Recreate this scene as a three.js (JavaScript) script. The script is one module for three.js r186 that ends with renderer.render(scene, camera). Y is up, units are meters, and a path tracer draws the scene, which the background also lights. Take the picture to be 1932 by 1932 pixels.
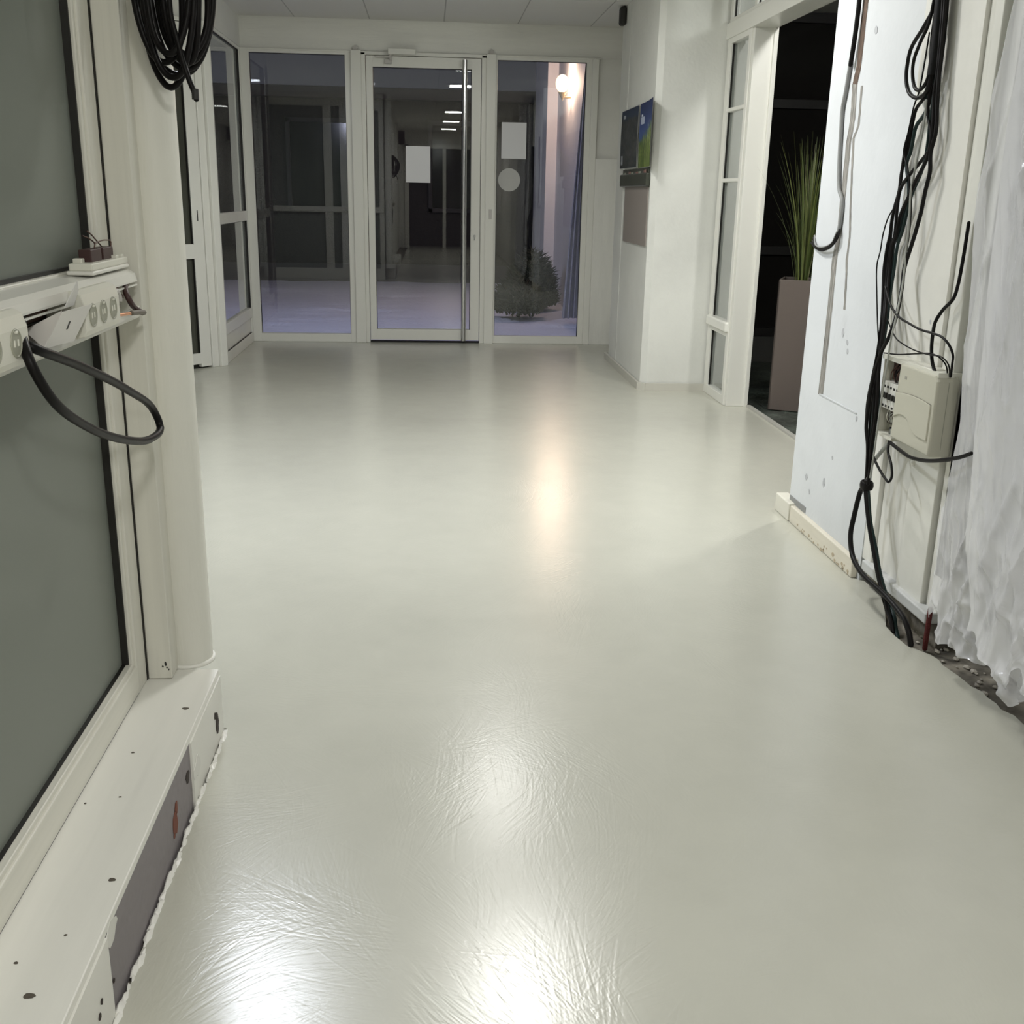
import * as THREE from 'three';
import { mergeGeometries } from 'three/addons/utils/BufferGeometryUtils.js';
import { RoundedBoxGeometry } from 'three/addons/geometries/RoundedBoxGeometry.js';
import { RectAreaLightUniformsLib } from 'three/addons/lights/RectAreaLightUniformsLib.js';

// ---------- camera, sky, exposure ----------
const scene = new THREE.Scene();
const camera = new THREE.PerspectiveCamera(51.757, 1, 0.05, 120);
camera.position.set(0, 1.3, 0);
{
  const yaw = 0.0815, pitch = 0.2931, roll = 0.0202;
  const f = new THREE.Vector3(Math.sin(yaw) * Math.cos(pitch), -Math.sin(pitch), -Math.cos(yaw) * Math.cos(pitch));
  const r = new THREE.Vector3(Math.cos(yaw), 0, Math.sin(yaw));
  const u = new THREE.Vector3().crossVectors(r, f);
  camera.up.copy(u.multiplyScalar(Math.cos(roll)).addScaledVector(r, -Math.sin(roll)));
  camera.lookAt(camera.position.clone().add(f));
}
scene.add(camera);
scene.background = new THREE.Color().setRGB(0.040, 0.040, 0.050);   // dim overcast winter night
const renderer = new THREE.WebGLRenderer();
renderer.toneMapping = THREE.LinearToneMapping;
renderer.toneMappingExposure = 1.0;
renderer.shadowMap.enabled = true;
RectAreaLightUniformsLib.init();
// ceiling lamps: x, z, colour, strength
const WARM = [1.0, 0.99, 0.955], COOL = [0.93, 0.98, 1.08];
const LAMPS = [
  [0.47, -6.35, WARM, 43, 'round ceiling downlight nearest the entrance door'],
  [0.44, -4.35, WARM, 108, 'warm white downlight in the middle of the hall'],
  [-0.86, -4.35, COOL, 112, 'cool white downlight over the left side of the hall'],
  [0.45, 0.35, WARM, 106, 'downlight above the corridor beside the frosted window'],
  [0.45, 2.95, WARM, 94, 'downlight in the rear corridor before the last one'],
  [0.45, 5.6, WARM, 78, 'last downlight at the rear end of the corridor'],
];

// ---------- helpers ----------
let seed = 7;
const rnd = () => { seed = (seed * 1664525 + 1013904223) >>> 0; return seed / 4294967296; };
const rr = (a, b) => a + (b - a) * rnd();
function hash(x, y) { let h = (Math.imul(x, 374761393) + Math.imul(y, 668265263)) | 0; h = Math.imul(h ^ (h >>> 13), 1274126177); return ((h ^ (h >>> 16)) >>> 0) / 4294967296; }
function vnoise(x, y, p = 0) {   // value noise, period p
  const xi = Math.floor(x), yi = Math.floor(y), fx = x - xi, fy = y - yi, w = (v) => (p ? ((v % p) + p) % p : v);
  const sx = fx * fx * (3 - 2 * fx), sy = fy * fy * (3 - 2 * fy);
  const a = hash(w(xi), w(yi)), b = hash(w(xi + 1), w(yi)), c = hash(w(xi), w(yi + 1)), d = hash(w(xi + 1), w(yi + 1));
  return (a + (b - a) * sx) * (1 - sy) + (c + (d - c) * sx) * sy;
}
const fbm = (x, y, p = 0, o = 4) => { let s = 0, a = 0.5, t = 0; for (let i = 0; i < o; i++) { s += a * vnoise(x, y, p); t += a; x *= 2; y *= 2; p *= 2; a *= 0.5; } return s / t; };
function dataTex(n, fn, srgb, size) {   // fn(u, v) -> grey or [r, g, b] in 0..1
  const d = new Uint8Array(n * n * 4);
  for (let j = 0; j < n; j++) for (let i = 0; i < n; i++) {
    const c = fn(i / n, j / n), k = (j * n + i) * 4, a = Array.isArray(c) ? c : [c, c, c];
    for (let q = 0; q < 3; q++) d[k + q] = Math.max(0, Math.min(255, a[q] * 255));
    d[k + 3] = 255;
  }
  return texSetup(new THREE.DataTexture(d, n, n), srgb, size);
}
function texSetup(t, srgb, size = 1) {
  t.wrapS = t.wrapT = THREE.RepeatWrapping; t.magFilter = THREE.LinearFilter; t.minFilter = THREE.LinearMipmapLinearFilter;
  if (srgb) t.colorSpace = THREE.SRGBColorSpace;
  t.repeat.set(1 / size, 1 / size); t.needsUpdate = true; return t;
}
const lin = (r, g, b) => new THREE.Color().setRGB(r, g, b);
const mat = (r, g, b, rough = 0.6, o = {}) => new THREE.MeshPhysicalMaterial({ color: lin(r, g, b), roughness: rough, ...o });

const used = {};
function numbered(n) { used[n] = (used[n] ?? -1) + 1; return used[n] ? n + '_' + String(used[n]).padStart(3, '0') : n; }
function tag(o, label, category, group) { o.userData.label = label; o.userData.category = category; if (group) o.userData.group = group; return o; }
function fin(o) { o.castShadow = true; o.receiveShadow = true; return o; }
function mesh(name, geo, m, parent, label) {
  const o = fin(new THREE.Mesh(Array.isArray(geo) ? join(geo) : geo, m));
  o.name = parent ? name : numbered(name); (parent || scene).add(o);
  if (label) o.userData.label = label;
  return o;
}
function group(name, pos = [0, 0, 0]) { const g = new THREE.Group(); g.name = numbered(name); g.userData.base = pos; scene.add(g); return g; }
function settle(g) {   // parts were made in room coordinates: move the group to the base of the thing
  const p = new THREE.Vector3(...g.userData.base); delete g.userData.base;
  g.position.copy(p); for (const c of g.children) c.position.sub(p); return g;
}
const thing = (name, label, category, pos, build, grp) => { const g = group(name, pos); build(g); settle(g); return tag(g, label, category, grp); };
const struct = (name, build, label) => { const g = group(name); build(g); settle(g); g.userData.kind = 'structure'; if (label) g.userData.label = label; return g; };
function join(list) {
  return mergeGeometries(list.map((g) => { const n = g.index ? g.toNonIndexed() : g.clone(); for (const k of Object.keys(n.attributes)) if (!['position', 'normal', 'uv'].includes(k)) n.deleteAttribute(k); return n; }));
}
function B(x0, x1, y0, y1, z0, z1) {   // box between two corners, uv in metres
  const w = Math.abs(x1 - x0), h = Math.abs(y1 - y0), d = Math.abs(z1 - z0), g = new THREE.BoxGeometry(w, h, d), uv = g.attributes.uv, p = g.attributes.position, n = g.attributes.normal;
  g.translate((x0 + x1) / 2, (y0 + y1) / 2, (z0 + z1) / 2);
  for (let i = 0; i < uv.count; i++) {
    const x = p.getX(i), y = p.getY(i), z = p.getZ(i);
    if (Math.abs(n.getX(i)) > 0.5) uv.setXY(i, z, y); else if (Math.abs(n.getY(i)) > 0.5) uv.setXY(i, x, z); else uv.setXY(i, x, y);
  }
  return g;
}
function R(x0, x1, y0, y1, z0, z1, r = 0.004) {   // box with eased edges
  const w = Math.abs(x1 - x0), h = Math.abs(y1 - y0), d = Math.abs(z1 - z0);
  const g = new RoundedBoxGeometry(w, h, d, 2, Math.min(r, w / 2.1, h / 2.1, d / 2.1));
  return g.translate((x0 + x1) / 2, (y0 + y1) / 2, (z0 + z1) / 2);
}
const v3 = (a) => new THREE.Vector3(...a);
function tube(pts, r, seg, rad = 8, closed = false) {
  const c = new THREE.CatmullRomCurve3(pts.map(v3), closed, 'centripetal');
  return new THREE.TubeGeometry(c, seg || pts.length * 7, r, rad, closed);
}
function capped(pts, r, seg, rad = 8) {   // tube with closed ends
  const a = v3(pts[0]), b = v3(pts[pts.length - 1]);
  return [tube(pts, r, seg, rad), new THREE.SphereGeometry(r, rad, 5).translate(a.x, a.y, a.z), new THREE.SphereGeometry(r, rad, 5).translate(b.x, b.y, b.z)];
}
function cyl(r, h, x, y, z, axis = 'y', n = 24) {
  const g = new THREE.CylinderGeometry(r, r, h, n);
  if (axis === 'x') g.rotateZ(Math.PI / 2); if (axis === 'z') g.rotateX(Math.PI / 2);
  return g.translate(x, y, z);
}
function slabQuad(q, t) {   // thin plate on four corners, thickness t along its normal
  const a = q.map(v3), n = new THREE.Vector3().crossVectors(a[1].clone().sub(a[0]), a[3].clone().sub(a[0])).normalize().multiplyScalar(t);
  const b = a.map((p) => p.clone().add(n)), P = [...a, ...b], F = [[0, 1, 2, 3], [7, 6, 5, 4], [0, 4, 5, 1], [1, 5, 6, 2], [2, 6, 7, 3], [3, 7, 4, 0]], pos = [];
  for (const [i, j, k, l] of F) for (const m of [i, j, k, i, k, l]) pos.push(P[m].x, P[m].y, P[m].z);
  const g = new THREE.BufferGeometry(); g.setAttribute('position', new THREE.Float32BufferAttribute(pos, 3));
  g.setAttribute('uv', new THREE.Float32BufferAttribute(new Float32Array(pos.length / 3 * 2), 2)); g.computeVertexNormals(); return g;
}
function sheet(nu, nv, fn, uvScale = 1) {   // surface from fn(u, v) -> [x, y, z]
  const pos = [], uv = [], idx = [];
  for (let j = 0; j <= nv; j++) for (let i = 0; i <= nu; i++) { pos.push(...fn(i / nu, j / nv)); uv.push(i / nu * uvScale, j / nv * uvScale); }
  for (let j = 0; j < nv; j++) for (let i = 0; i < nu; i++) { const a = j * (nu + 1) + i, b = a + nu + 1; idx.push(a, a + 1, b, b, a + 1, b + 1); }
  const g = new THREE.BufferGeometry(); g.setAttribute('position', new THREE.Float32BufferAttribute(pos, 3)); g.setAttribute('uv', new THREE.Float32BufferAttribute(uv, 2));
  g.setIndex(idx); g.computeVertexNormals(); return g;
}
function prism(outline, y0, y1) {   // outline of [x, z] pairs, between two heights, uv in metres
  const s = new THREE.Shape(outline.map(([x, z]) => new THREE.Vector2(x, -z)));
  return new THREE.ExtrudeGeometry(s, { depth: y1 - y0, bevelEnabled: false, curveSegments: 4 }).rotateX(-Math.PI / 2).translate(0, y0, 0);
}
function blob(n, r, sq, t) {   // irregular flat flake in the xy plane
  const p = []; const o = rr(0, 50);
  for (let i = 0; i < n; i++) { const a = i / n * Math.PI * 2, k = r * (0.6 + 0.7 * vnoise(o + Math.cos(a) * 1.7, o + Math.sin(a) * 1.7)); p.push(new THREE.Vector2(Math.cos(a) * k, Math.sin(a) * k * sq)); }
  return new THREE.ExtrudeGeometry(new THREE.Shape(p), { depth: t, bevelEnabled: false });
}

// ---------- materials ----------
const wallBump = dataTex(512, (u, v) => 0.55 * fbm(u * 12, v * 12, 12, 4) + 0.45 * fbm(u * 64, v * 64, 64, 2), false, 1.1);
const plasterTone = dataTex(512, (u, v) => { const k = 0.93 + 0.1 * fbm(u * 5, v * 5, 5, 4) - 0.05 * Math.max(0, fbm(u * 24 + 9, v * 24, 24, 3) - 0.62); return [k, k, k]; }, true, 2.3);
const plaster = (r, g, b, rough = 0.55, k = 0.0016) => mat(r, g, b, rough, { map: plasterTone, bumpMap: wallBump, bumpScale: k });
const M = {
  wall: plaster(0.82, 0.815, 0.76), wallBlue: plaster(0.76, 0.785, 0.805, 0.5, 0.001), pillar: plaster(0.82, 0.825, 0.775, 0.5, 0.0022),
  frame: mat(0.80, 0.795, 0.735, 0.32), frameOld: mat(0.77, 0.755, 0.675, 0.38, { map: plasterTone }), board: mat(0.87, 0.86, 0.80, 0.42, { map: plasterTone }),
  ceilingTile: mat(0.74, 0.735, 0.70, 0.85, { bumpMap: wallBump, bumpScale: 0.0008 }), grid: mat(0.42, 0.415, 0.39, 0.5), dark: mat(0.018, 0.018, 0.016, 0.6), gasket: mat(0.012, 0.011, 0.009, 0.55),
  frosted: mat(0.20, 0.218, 0.19, 0.42, { specularIntensity: 0.7 }),
  glass: mat(0.93, 0.95, 0.95, 0.0, { transmission: 1, thickness: 0, ior: 1.5, side: THREE.DoubleSide }),
  chrome: mat(0.55, 0.55, 0.55, 0.16, { metalness: 1 }), steel: mat(0.32, 0.32, 0.31, 0.35, { metalness: 1 }),
  paper: mat(0.80, 0.80, 0.82, 0.75), cable: mat(0.009, 0.008, 0.008, 0.42, { specularIntensity: 0.3 }), cableGreen: mat(0.008, 0.022, 0.021, 0.42, { specularIntensity: 0.55 }), cableGrey: mat(0.36, 0.37, 0.34, 0.45), cableBrown: mat(0.10, 0.045, 0.03, 0.5),
  painted: mat(0.28, 0.285, 0.28, 0.6), copper: mat(0.75, 0.38, 0.22, 0.35, { metalness: 1 }), abs: mat(0.76, 0.75, 0.66, 0.34), absWhite: mat(0.80, 0.79, 0.73, 0.3), absDeep: mat(0.36, 0.36, 0.29, 0.4),
  cabinet: mat(0.57, 0.555, 0.46, 0.4), terminal: mat(0.05, 0.02, 0.018, 0.5), zinc: mat(0.55, 0.53, 0.50, 0.5), taupe: mat(0.125, 0.10, 0.086, 0.6),
};
// routes of cables and small bent parts, in metres: [x, y, z]; chases: [y, z, y, z] of both edges
const PATHS = {
  c1: [[1.494, 1.917, -3.259], [1.494, 1.86, -3.248], [1.494, 1.753, -3.237], [1.494, 1.66, -3.23], [1.494, 1.572, -3.217], [1.494, 1.498, -3.203], [1.494, 1.44, -3.22], [1.494, 1.387, -3.209], [1.494, 1.331, -3.223], [1.493, 1.274, -3.231], [1.492, 1.215, -3.248], [1.491, 1.174, -3.263], [1.49, 1.096, -3.293], [1.48, 1.039, -3.271], [1.458, 0.961, -3.235], [1.441, 0.894, -3.232], [1.442, 0.84, -3.277], [1.444, 0.792, -3.304], [1.447, 0.738, -3.33], [1.45, 0.643, -3.345], [1.452, 0.578, -3.348], [1.455, 0.519, -3.326], [1.457, 0.435, -3.313], [1.46, 0.391, -3.317]],
  c3: [[1.502, 1.93, -3.333], [1.502, 1.872, -3.323], [1.502, 1.764, -3.325], [1.502, 1.653, -3.31], [1.502, 1.603, -3.33], [1.502, 1.572, -3.376], [1.502, 1.508, -3.394], [1.502, 1.459, -3.418], [1.502, 1.379, -3.424], [1.502, 1.319, -3.425], [1.502, 1.249, -3.455], [1.502, 1.187, -3.457], [1.502, 1.165, -3.465], [1.502, 1.084, -3.472], [1.494, 1.005, -3.438], [1.482, 0.927, -3.397], [1.475, 0.826, -3.382], [1.475, 0.739, -3.398], [1.475, 0.651, -3.414], [1.475, 0.567, -3.401], [1.475, 0.508, -3.372], [1.475, 0.426, -3.348], [1.475, 0.383, -3.346]],
  c4: [[1.509, 1.93, -3.329], [1.509, 1.871, -3.319], [1.509, 1.726, -3.301], [1.509, 1.615, -3.295], [1.509, 1.568, -3.316], [1.509, 1.523, -3.375], [1.509, 1.478, -3.409], [1.509, 1.431, -3.424], [1.509, 1.392, -3.441], [1.509, 1.331, -3.443], [1.509, 1.27, -3.466], [1.509, 1.208, -3.468], [1.509, 1.166, -3.465], [1.509, 1.084, -3.476], [1.503, 1.004, -3.449], [1.495, 0.924, -3.422], [1.49, 0.822, -3.406], [1.49, 0.737, -3.413], [1.49, 0.65, -3.419], [1.49, 0.566, -3.405], [1.49, 0.502, -3.397], [1.49, 0.419, -3.377], [1.49, 0.375, -3.375]],
  c5: [[1.497, 1.922, -3.286], [1.497, 1.864, -3.276], [1.497, 1.72, -3.258], [1.497, 1.618, -3.288], [1.497, 1.558, -3.279], [1.497, 1.501, -3.244], [1.497, 1.452, -3.239], [1.497, 1.419, -3.282], [1.497, 1.374, -3.362], [1.497, 1.335, -3.408], [1.497, 1.271, -3.414], [1.497, 1.189, -3.41], [1.497, 1.167, -3.424], [1.497, 1.087, -3.43], [1.486, 1.008, -3.4], [1.471, 0.931, -3.357], [1.462, 0.833, -3.333], [1.462, 0.75, -3.334], [1.462, 0.667, -3.33], [1.462, 0.584, -3.321], [1.462, 0.52, -3.323], [1.462, 0.437, -3.307], [1.462, 0.393, -3.307]],
  c6: [[1.491, 1.918, -3.267], [1.491, 1.861, -3.256], [1.491, 1.66, -3.236], [1.491, 1.61, -3.239], [1.491, 1.536, -3.225], [1.491, 1.462, -3.221], [1.491, 1.422, -3.235], [1.491, 1.362, -3.289], [1.491, 1.311, -3.33], [1.491, 1.255, -3.371], [1.491, 1.19, -3.386], [1.491, 1.168, -3.401], [1.491, 1.089, -3.402], [1.477, 1.011, -3.366], [1.459, 0.936, -3.32], [1.448, 0.838, -3.296], [1.448, 0.757, -3.292], [1.448, 0.677, -3.279], [1.448, 0.594, -3.275], [1.448, 0.529, -3.281], [1.448, 0.446, -3.271], [1.448, 0.403, -3.273]],
  c10: [[1.505, 1.664, -3.267], [1.505, 1.609, -3.316], [1.505, 1.561, -3.311], [1.505, 1.522, -3.367], [1.505, 1.45, -3.383], [1.505, 1.415, -3.402], [1.505, 1.351, -3.369], [1.505, 1.303, -3.359], [1.505, 1.255, -3.384], [1.505, 1.198, -3.396], [1.505, 1.167, -3.426], [1.505, 1.108, -3.421], [1.5, 1.029, -3.401], [1.488, 0.93, -3.372], [1.482, 0.849, -3.365], [1.482, 0.781, -3.375], [1.482, 0.701, -3.377], [1.482, 0.658, -3.375], [1.482, 0.573, -3.371], [1.482, 0.511, -3.358], [1.482, 0.448, -3.35], [1.482, 0.381, -3.352]],
  c11: [[1.5, 1.612, -3.259], [1.5, 1.539, -3.263], [1.5, 1.472, -3.26], [1.5, 1.408, -3.268], [1.5, 1.311, -3.332], [1.5, 1.264, -3.346], [1.5, 1.207, -3.363], [1.5, 1.169, -3.384], [1.5, 1.09, -3.389], [1.49, 1.011, -3.373], [1.477, 0.933, -3.344], [1.47, 0.869, -3.333], [1.47, 0.81, -3.345], [1.47, 0.729, -3.336], [1.47, 0.67, -3.314], [1.47, 0.586, -3.315], [1.47, 0.52, -3.321], [1.47, 0.456, -3.318], [1.47, 0.39, -3.32]],
  c7: [[1.486, 1.591, -3.275], [1.486, 1.52, -3.272], [1.486, 1.446, -3.285], [1.486, 1.389, -3.296], [1.486, 1.331, -3.306], [1.486, 1.253, -3.293], [1.486, 1.194, -3.287], [1.486, 1.173, -3.288], [1.481, 1.059, -3.271], [1.449, 0.947, -3.22], [1.437, 0.89, -3.208], [1.437, 0.81, -3.213], [1.437, 0.737, -3.221], [1.437, 0.625, -3.227], [1.437, 0.52, -3.23], [1.437, 0.434, -3.237]],
  c8: [[1.493, 1.783, -3.327], [1.493, 1.692, -3.336], [1.493, 1.619, -3.35], [1.493, 1.583, -3.372], [1.493, 1.508, -3.391], [1.493, 1.45, -3.408], [1.493, 1.414, -3.378], [1.493, 1.374, -3.347], [1.493, 1.331, -3.33], [1.493, 1.311, -3.313], [1.493, 1.233, -3.296], [1.493, 1.153, -3.297]],
  c9: [[1.499, 1.411, -3.412], [1.499, 1.331, -3.422], [1.499, 1.278, -3.447], [1.499, 1.249, -3.479], [1.499, 1.194, -3.505], [1.499, 1.139, -3.511], [1.499, 1.097, -3.525], [1.489, 1.001, -3.475], [1.469, 0.887, -3.384], [1.468, 0.829, -3.356], [1.468, 0.768, -3.353]],
  loopA: [[1.488, 1.912, -3.312], [1.488, 1.848, -3.31], [1.488, 1.805, -3.358], [1.488, 1.751, -3.433], [1.488, 1.704, -3.446], [1.488, 1.665, -3.441], [1.488, 1.628, -3.414], [1.488, 1.606, -3.367], [1.488, 1.604, -3.321], [1.488, 1.618, -3.285], [1.488, 1.663, -3.269], [1.488, 1.721, -3.268]],
  loopB: [[1.483, 1.888, -3.296], [1.483, 1.809, -3.316], [1.483, 1.758, -3.362], [1.483, 1.713, -3.391], [1.483, 1.675, -3.388], [1.483, 1.635, -3.362], [1.483, 1.623, -3.327], [1.483, 1.64, -3.287], [1.483, 1.691, -3.259]],
  d1: [[1.455, 0.403, -3.303], [1.455, 0.379, -3.317], [1.455, 0.358, -3.34], [1.448, 0.273, -3.351], [1.44, 0.201, -3.345], [1.435, 0.143, -3.297], [1.43, 0.115, -3.195], [1.435, 0.107, -3.103], [1.44, 0.103, -3.028], [1.448, 0.089, -2.969], [1.455, 0.068, -2.909], [1.458, 0.037, -2.874], [1.462, 0.006, -2.862]],
  d2: [[1.47, 0.397, -3.327], [1.472, 0.374, -3.334], [1.474, 0.362, -3.327], [1.476, 0.269, -3.284], [1.478, 0.193, -3.221], [1.48, 0.124, -3.171], [1.478, 0.08, -3.11], [1.476, 0.052, -3.06], [1.474, 0.032, -3.018], [1.472, 0.004, -2.995], [1.47, -0.016, -2.969]],
  d3: [[1.455, 0.404, -3.298], [1.457, 0.381, -3.31], [1.458, 0.359, -3.304], [1.46, 0.268, -3.256], [1.46, 0.181, -3.185], [1.46, 0.11, -3.12], [1.46, 0.08, -3.073], [1.46, 0.043, -3.036], [1.46, 0.019, -3.003], [1.46, -0.004, -2.985]],
  wA: [[1.47, 1.035, -3.371], [1.461, 0.986, -3.297], [1.452, 0.959, -3.212], [1.443, 0.948, -3.108], [1.444, 0.939, -3.03], [1.45, 0.937, -2.961], [1.456, 0.932, -2.917], [1.464, 0.912, -2.882], [1.476, 0.887, -2.88], [1.488, 0.859, -2.9], [1.5, 0.819, -2.922]],
  wB: [[1.47, 0.935, -3.327], [1.467, 0.889, -3.245], [1.464, 0.876, -3.17], [1.461, 0.87, -3.073], [1.466, 0.87, -2.999], [1.477, 0.871, -2.943], [1.489, 0.852, -2.922], [1.5, 0.817, -2.927]],
  wC: [[1.46, 0.832, -3.298], [1.463, 0.841, -3.203], [1.467, 0.861, -3.082], [1.47, 0.874, -2.984], [1.48, 0.865, -2.955], [1.49, 0.849, -2.94], [1.5, 0.815, -2.938]],
  wD: [[1.51, 1.246, -2.961], [1.51, 1.189, -2.963], [1.51, 1.136, -2.966], [1.508, 1.073, -2.97], [1.504, 1.036, -2.977], [1.5, 0.995, -3.027], [1.492, 0.96, -3.044], [1.484, 0.924, -3.033], [1.48, 0.878, -3.019], [1.48, 0.843, -3.001], [1.48, 0.812, -2.966]],
  wE: [[1.46, 0.566, -3.176], [1.45, 0.563, -3.072], [1.44, 0.565, -2.979], [1.44, 0.576, -2.898], [1.44, 0.6, -2.801], [1.445, 0.636, -2.696], [1.45, 0.656, -2.655]],
  wF: [[1.46, 0.503, -3.303], [1.452, 0.475, -3.225], [1.445, 0.455, -3.142], [1.442, 0.454, -3.107], [1.45, 0.468, -3.11], [1.458, 0.501, -3.141], [1.47, 0.531, -3.203], [1.485, 0.557, -3.236], [1.5, 0.591, -3.271]],
  wG: [[1.46, 0.409, -3.312], [1.468, 0.458, -3.309], [1.476, 0.494, -3.287], [1.484, 0.531, -3.256], [1.492, 0.555, -3.242], [1.5, 0.585, -3.26]],
  red: [[1.51, 0.12, -2.865], [1.51, 0.076, -2.866], [1.51, 0.032, -2.867], [1.51, -0.009, -2.866]],
  upA: [[1.515, 2.039, -3.982], [1.515, 1.975, -3.975], [1.515, 1.869, -3.98], [1.515, 1.767, -3.995]],
  upB: [[1.522, 1.773, -4.015], [1.522, 1.678, -4.034], [1.522, 1.624, -4.048], [1.522, 1.542, -4.04], [1.522, 1.402, -4.018], [1.522, 1.337, -3.995], [1.522, 1.299, -3.956], [1.522, 1.239, -3.951], [1.522, 1.186, -3.959]],
  st0: [[1.52, 1.196, -3.962], [1.514, 1.167, -3.974], [1.511, 1.149, -3.982], [1.514, 1.125, -4.087], [1.521, 1.131, -4.188], [1.53, 1.163, -4.232]],
  st1: [[1.52, 1.196, -3.956], [1.514, 1.167, -3.962], [1.511, 1.145, -3.981], [1.514, 1.121, -4.086], [1.521, 1.127, -4.187], [1.53, 1.154, -4.242]],
  st2: [[1.52, 1.196, -3.95], [1.514, 1.168, -3.95], [1.511, 1.141, -3.979], [1.514, 1.116, -4.085], [1.521, 1.122, -4.186], [1.53, 1.144, -4.253]],
  st3: [[1.52, 1.196, -3.944], [1.514, 1.168, -3.938], [1.511, 1.136, -3.978], [1.514, 1.112, -4.083], [1.521, 1.118, -4.184], [1.53, 1.135, -4.264]],
  chase1: [[2.045, -3.986, 2.037, -3.942], [1.975, -3.972, 1.968, -3.927], [1.899, -3.973, 1.893, -3.928], [1.761, -3.974, 1.756, -3.929], [1.701, -3.994, 1.697, -3.948], [1.584, -3.982, 1.581, -3.936], [1.494, -3.996, 1.492, -3.95], [1.355, -3.994, 1.355, -3.947], [1.261, -3.997, 1.262, -3.95], [1.185, -3.993, 1.187, -3.946], [1.09, -4.015, 1.092, -3.966], [0.977, -4.012, 0.981, -3.963], [0.785, -4.01, 0.791, -3.961], [0.566, -4.015, 0.575, -3.965]],
  chase2: [[1.689, -3.912, 1.688, -3.895], [1.557, -3.905, 1.556, -3.888], [1.514, -3.938, 1.513, -3.92], [1.401, -3.921, 1.4, -3.903], [1.263, -3.895, 1.263, -3.878], [1.171, -3.874, 1.172, -3.857], [1.093, -3.88, 1.094, -3.862], [1.03, -3.865, 1.032, -3.848], [0.913, -3.851, 0.914, -3.833]],
  railloop: [[-0.63, 1.1, -1.706], [-0.6, 1.079, -1.62], [-0.58, 1.045, -1.59], [-0.569, 0.986, -1.63], [-0.565, 0.911, -1.777], [-0.561, 0.846, -1.97], [-0.56, 0.812, -2.132], [-0.562, 0.817, -2.219], [-0.57, 0.854, -2.208], [-0.57, 0.93, -2.03], [-0.575, 1.014, -1.786], [-0.593, 1.066, -1.633], [-0.63, 1.07, -1.686]],
  copcab: [[-0.635, 1.109, -2.325], [-0.612, 1.092, -2.23], [-0.605, 1.078, -2.224], [-0.605, 1.058, -2.261], [-0.6, 1.045, -2.296]],
  copsleeve: [[-0.598, 1.054, -2.208], [-0.598, 1.05, -2.257], [-0.598, 1.045, -2.302]],
  copper: [[-0.6, 1.06, -2.111], [-0.6, 1.057, -2.156], [-0.6, 1.052, -2.221]],
  plate1: [[-0.585, 1.104, -1.759], [-0.585, 1.101, -1.916], [-0.6, 1.046, -1.848], [-0.6, 1.053, -1.706]],
  plate2: [[-0.64, 1.077, -1.738], [-0.585, 1.106, -1.759], [-0.6, 1.053, -1.706], [-0.64, 1.058, -1.747]],
  fin: [[-0.59, 1.108, -1.79], [-0.585, 1.145, -1.849], [-0.6, 1.126, -1.898], [-0.6, 1.104, -1.867]],
  wires1: [[-0.65, 1.179, -2.176], [-0.65, 1.188, -2.179], [-0.65, 1.193, -2.208], [-0.65, 1.194, -2.258], [-0.65, 1.189, -2.289], [-0.65, 1.177, -2.282], [-0.65, 1.175, -2.252]],
  wires2: [[-0.66, 1.172, -2.281], [-0.66, 1.19, -2.236], [-0.66, 1.208, -2.193], [-0.66, 1.215, -2.169]],
  wires3: [[-0.665, 1.178, -2.222], [-0.665, 1.187, -2.23], [-0.665, 1.198, -2.201], [-0.665, 1.206, -2.157]],
  ls: [[-0.65, 1.159, -2.064], [-0.65, 1.129, -2.377], [-0.65, 1.122, -2.35], [-0.65, 1.142, -2.118], [-0.65, 1.165, -2.12], [-0.65, 1.155, -2.281], [-0.65, 1.179, -2.14], [-0.65, 1.172, -2.28]],
  blk1: [[-0.6, 1.126, -1.9], [-0.6, 1.122, -2.108], [-0.6, 1.05, -2.108], [-0.6, 1.046, -1.898]],
  blk2: [[-0.6, 1.122, -1.548], [-0.6, 1.12, -1.642], [-0.6, 1.055, -1.602], [-0.6, 1.052, -1.526]],
  tail: [[-0.504, 1.668, -2.31], [-0.503, 1.62, -2.31], [-0.493, 1.573, -2.31], [-0.483, 1.529, -2.31], [-0.473, 1.497, -2.31], [-0.468, 1.484, -2.31], [-0.464, 1.469, -2.31]],
};
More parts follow.
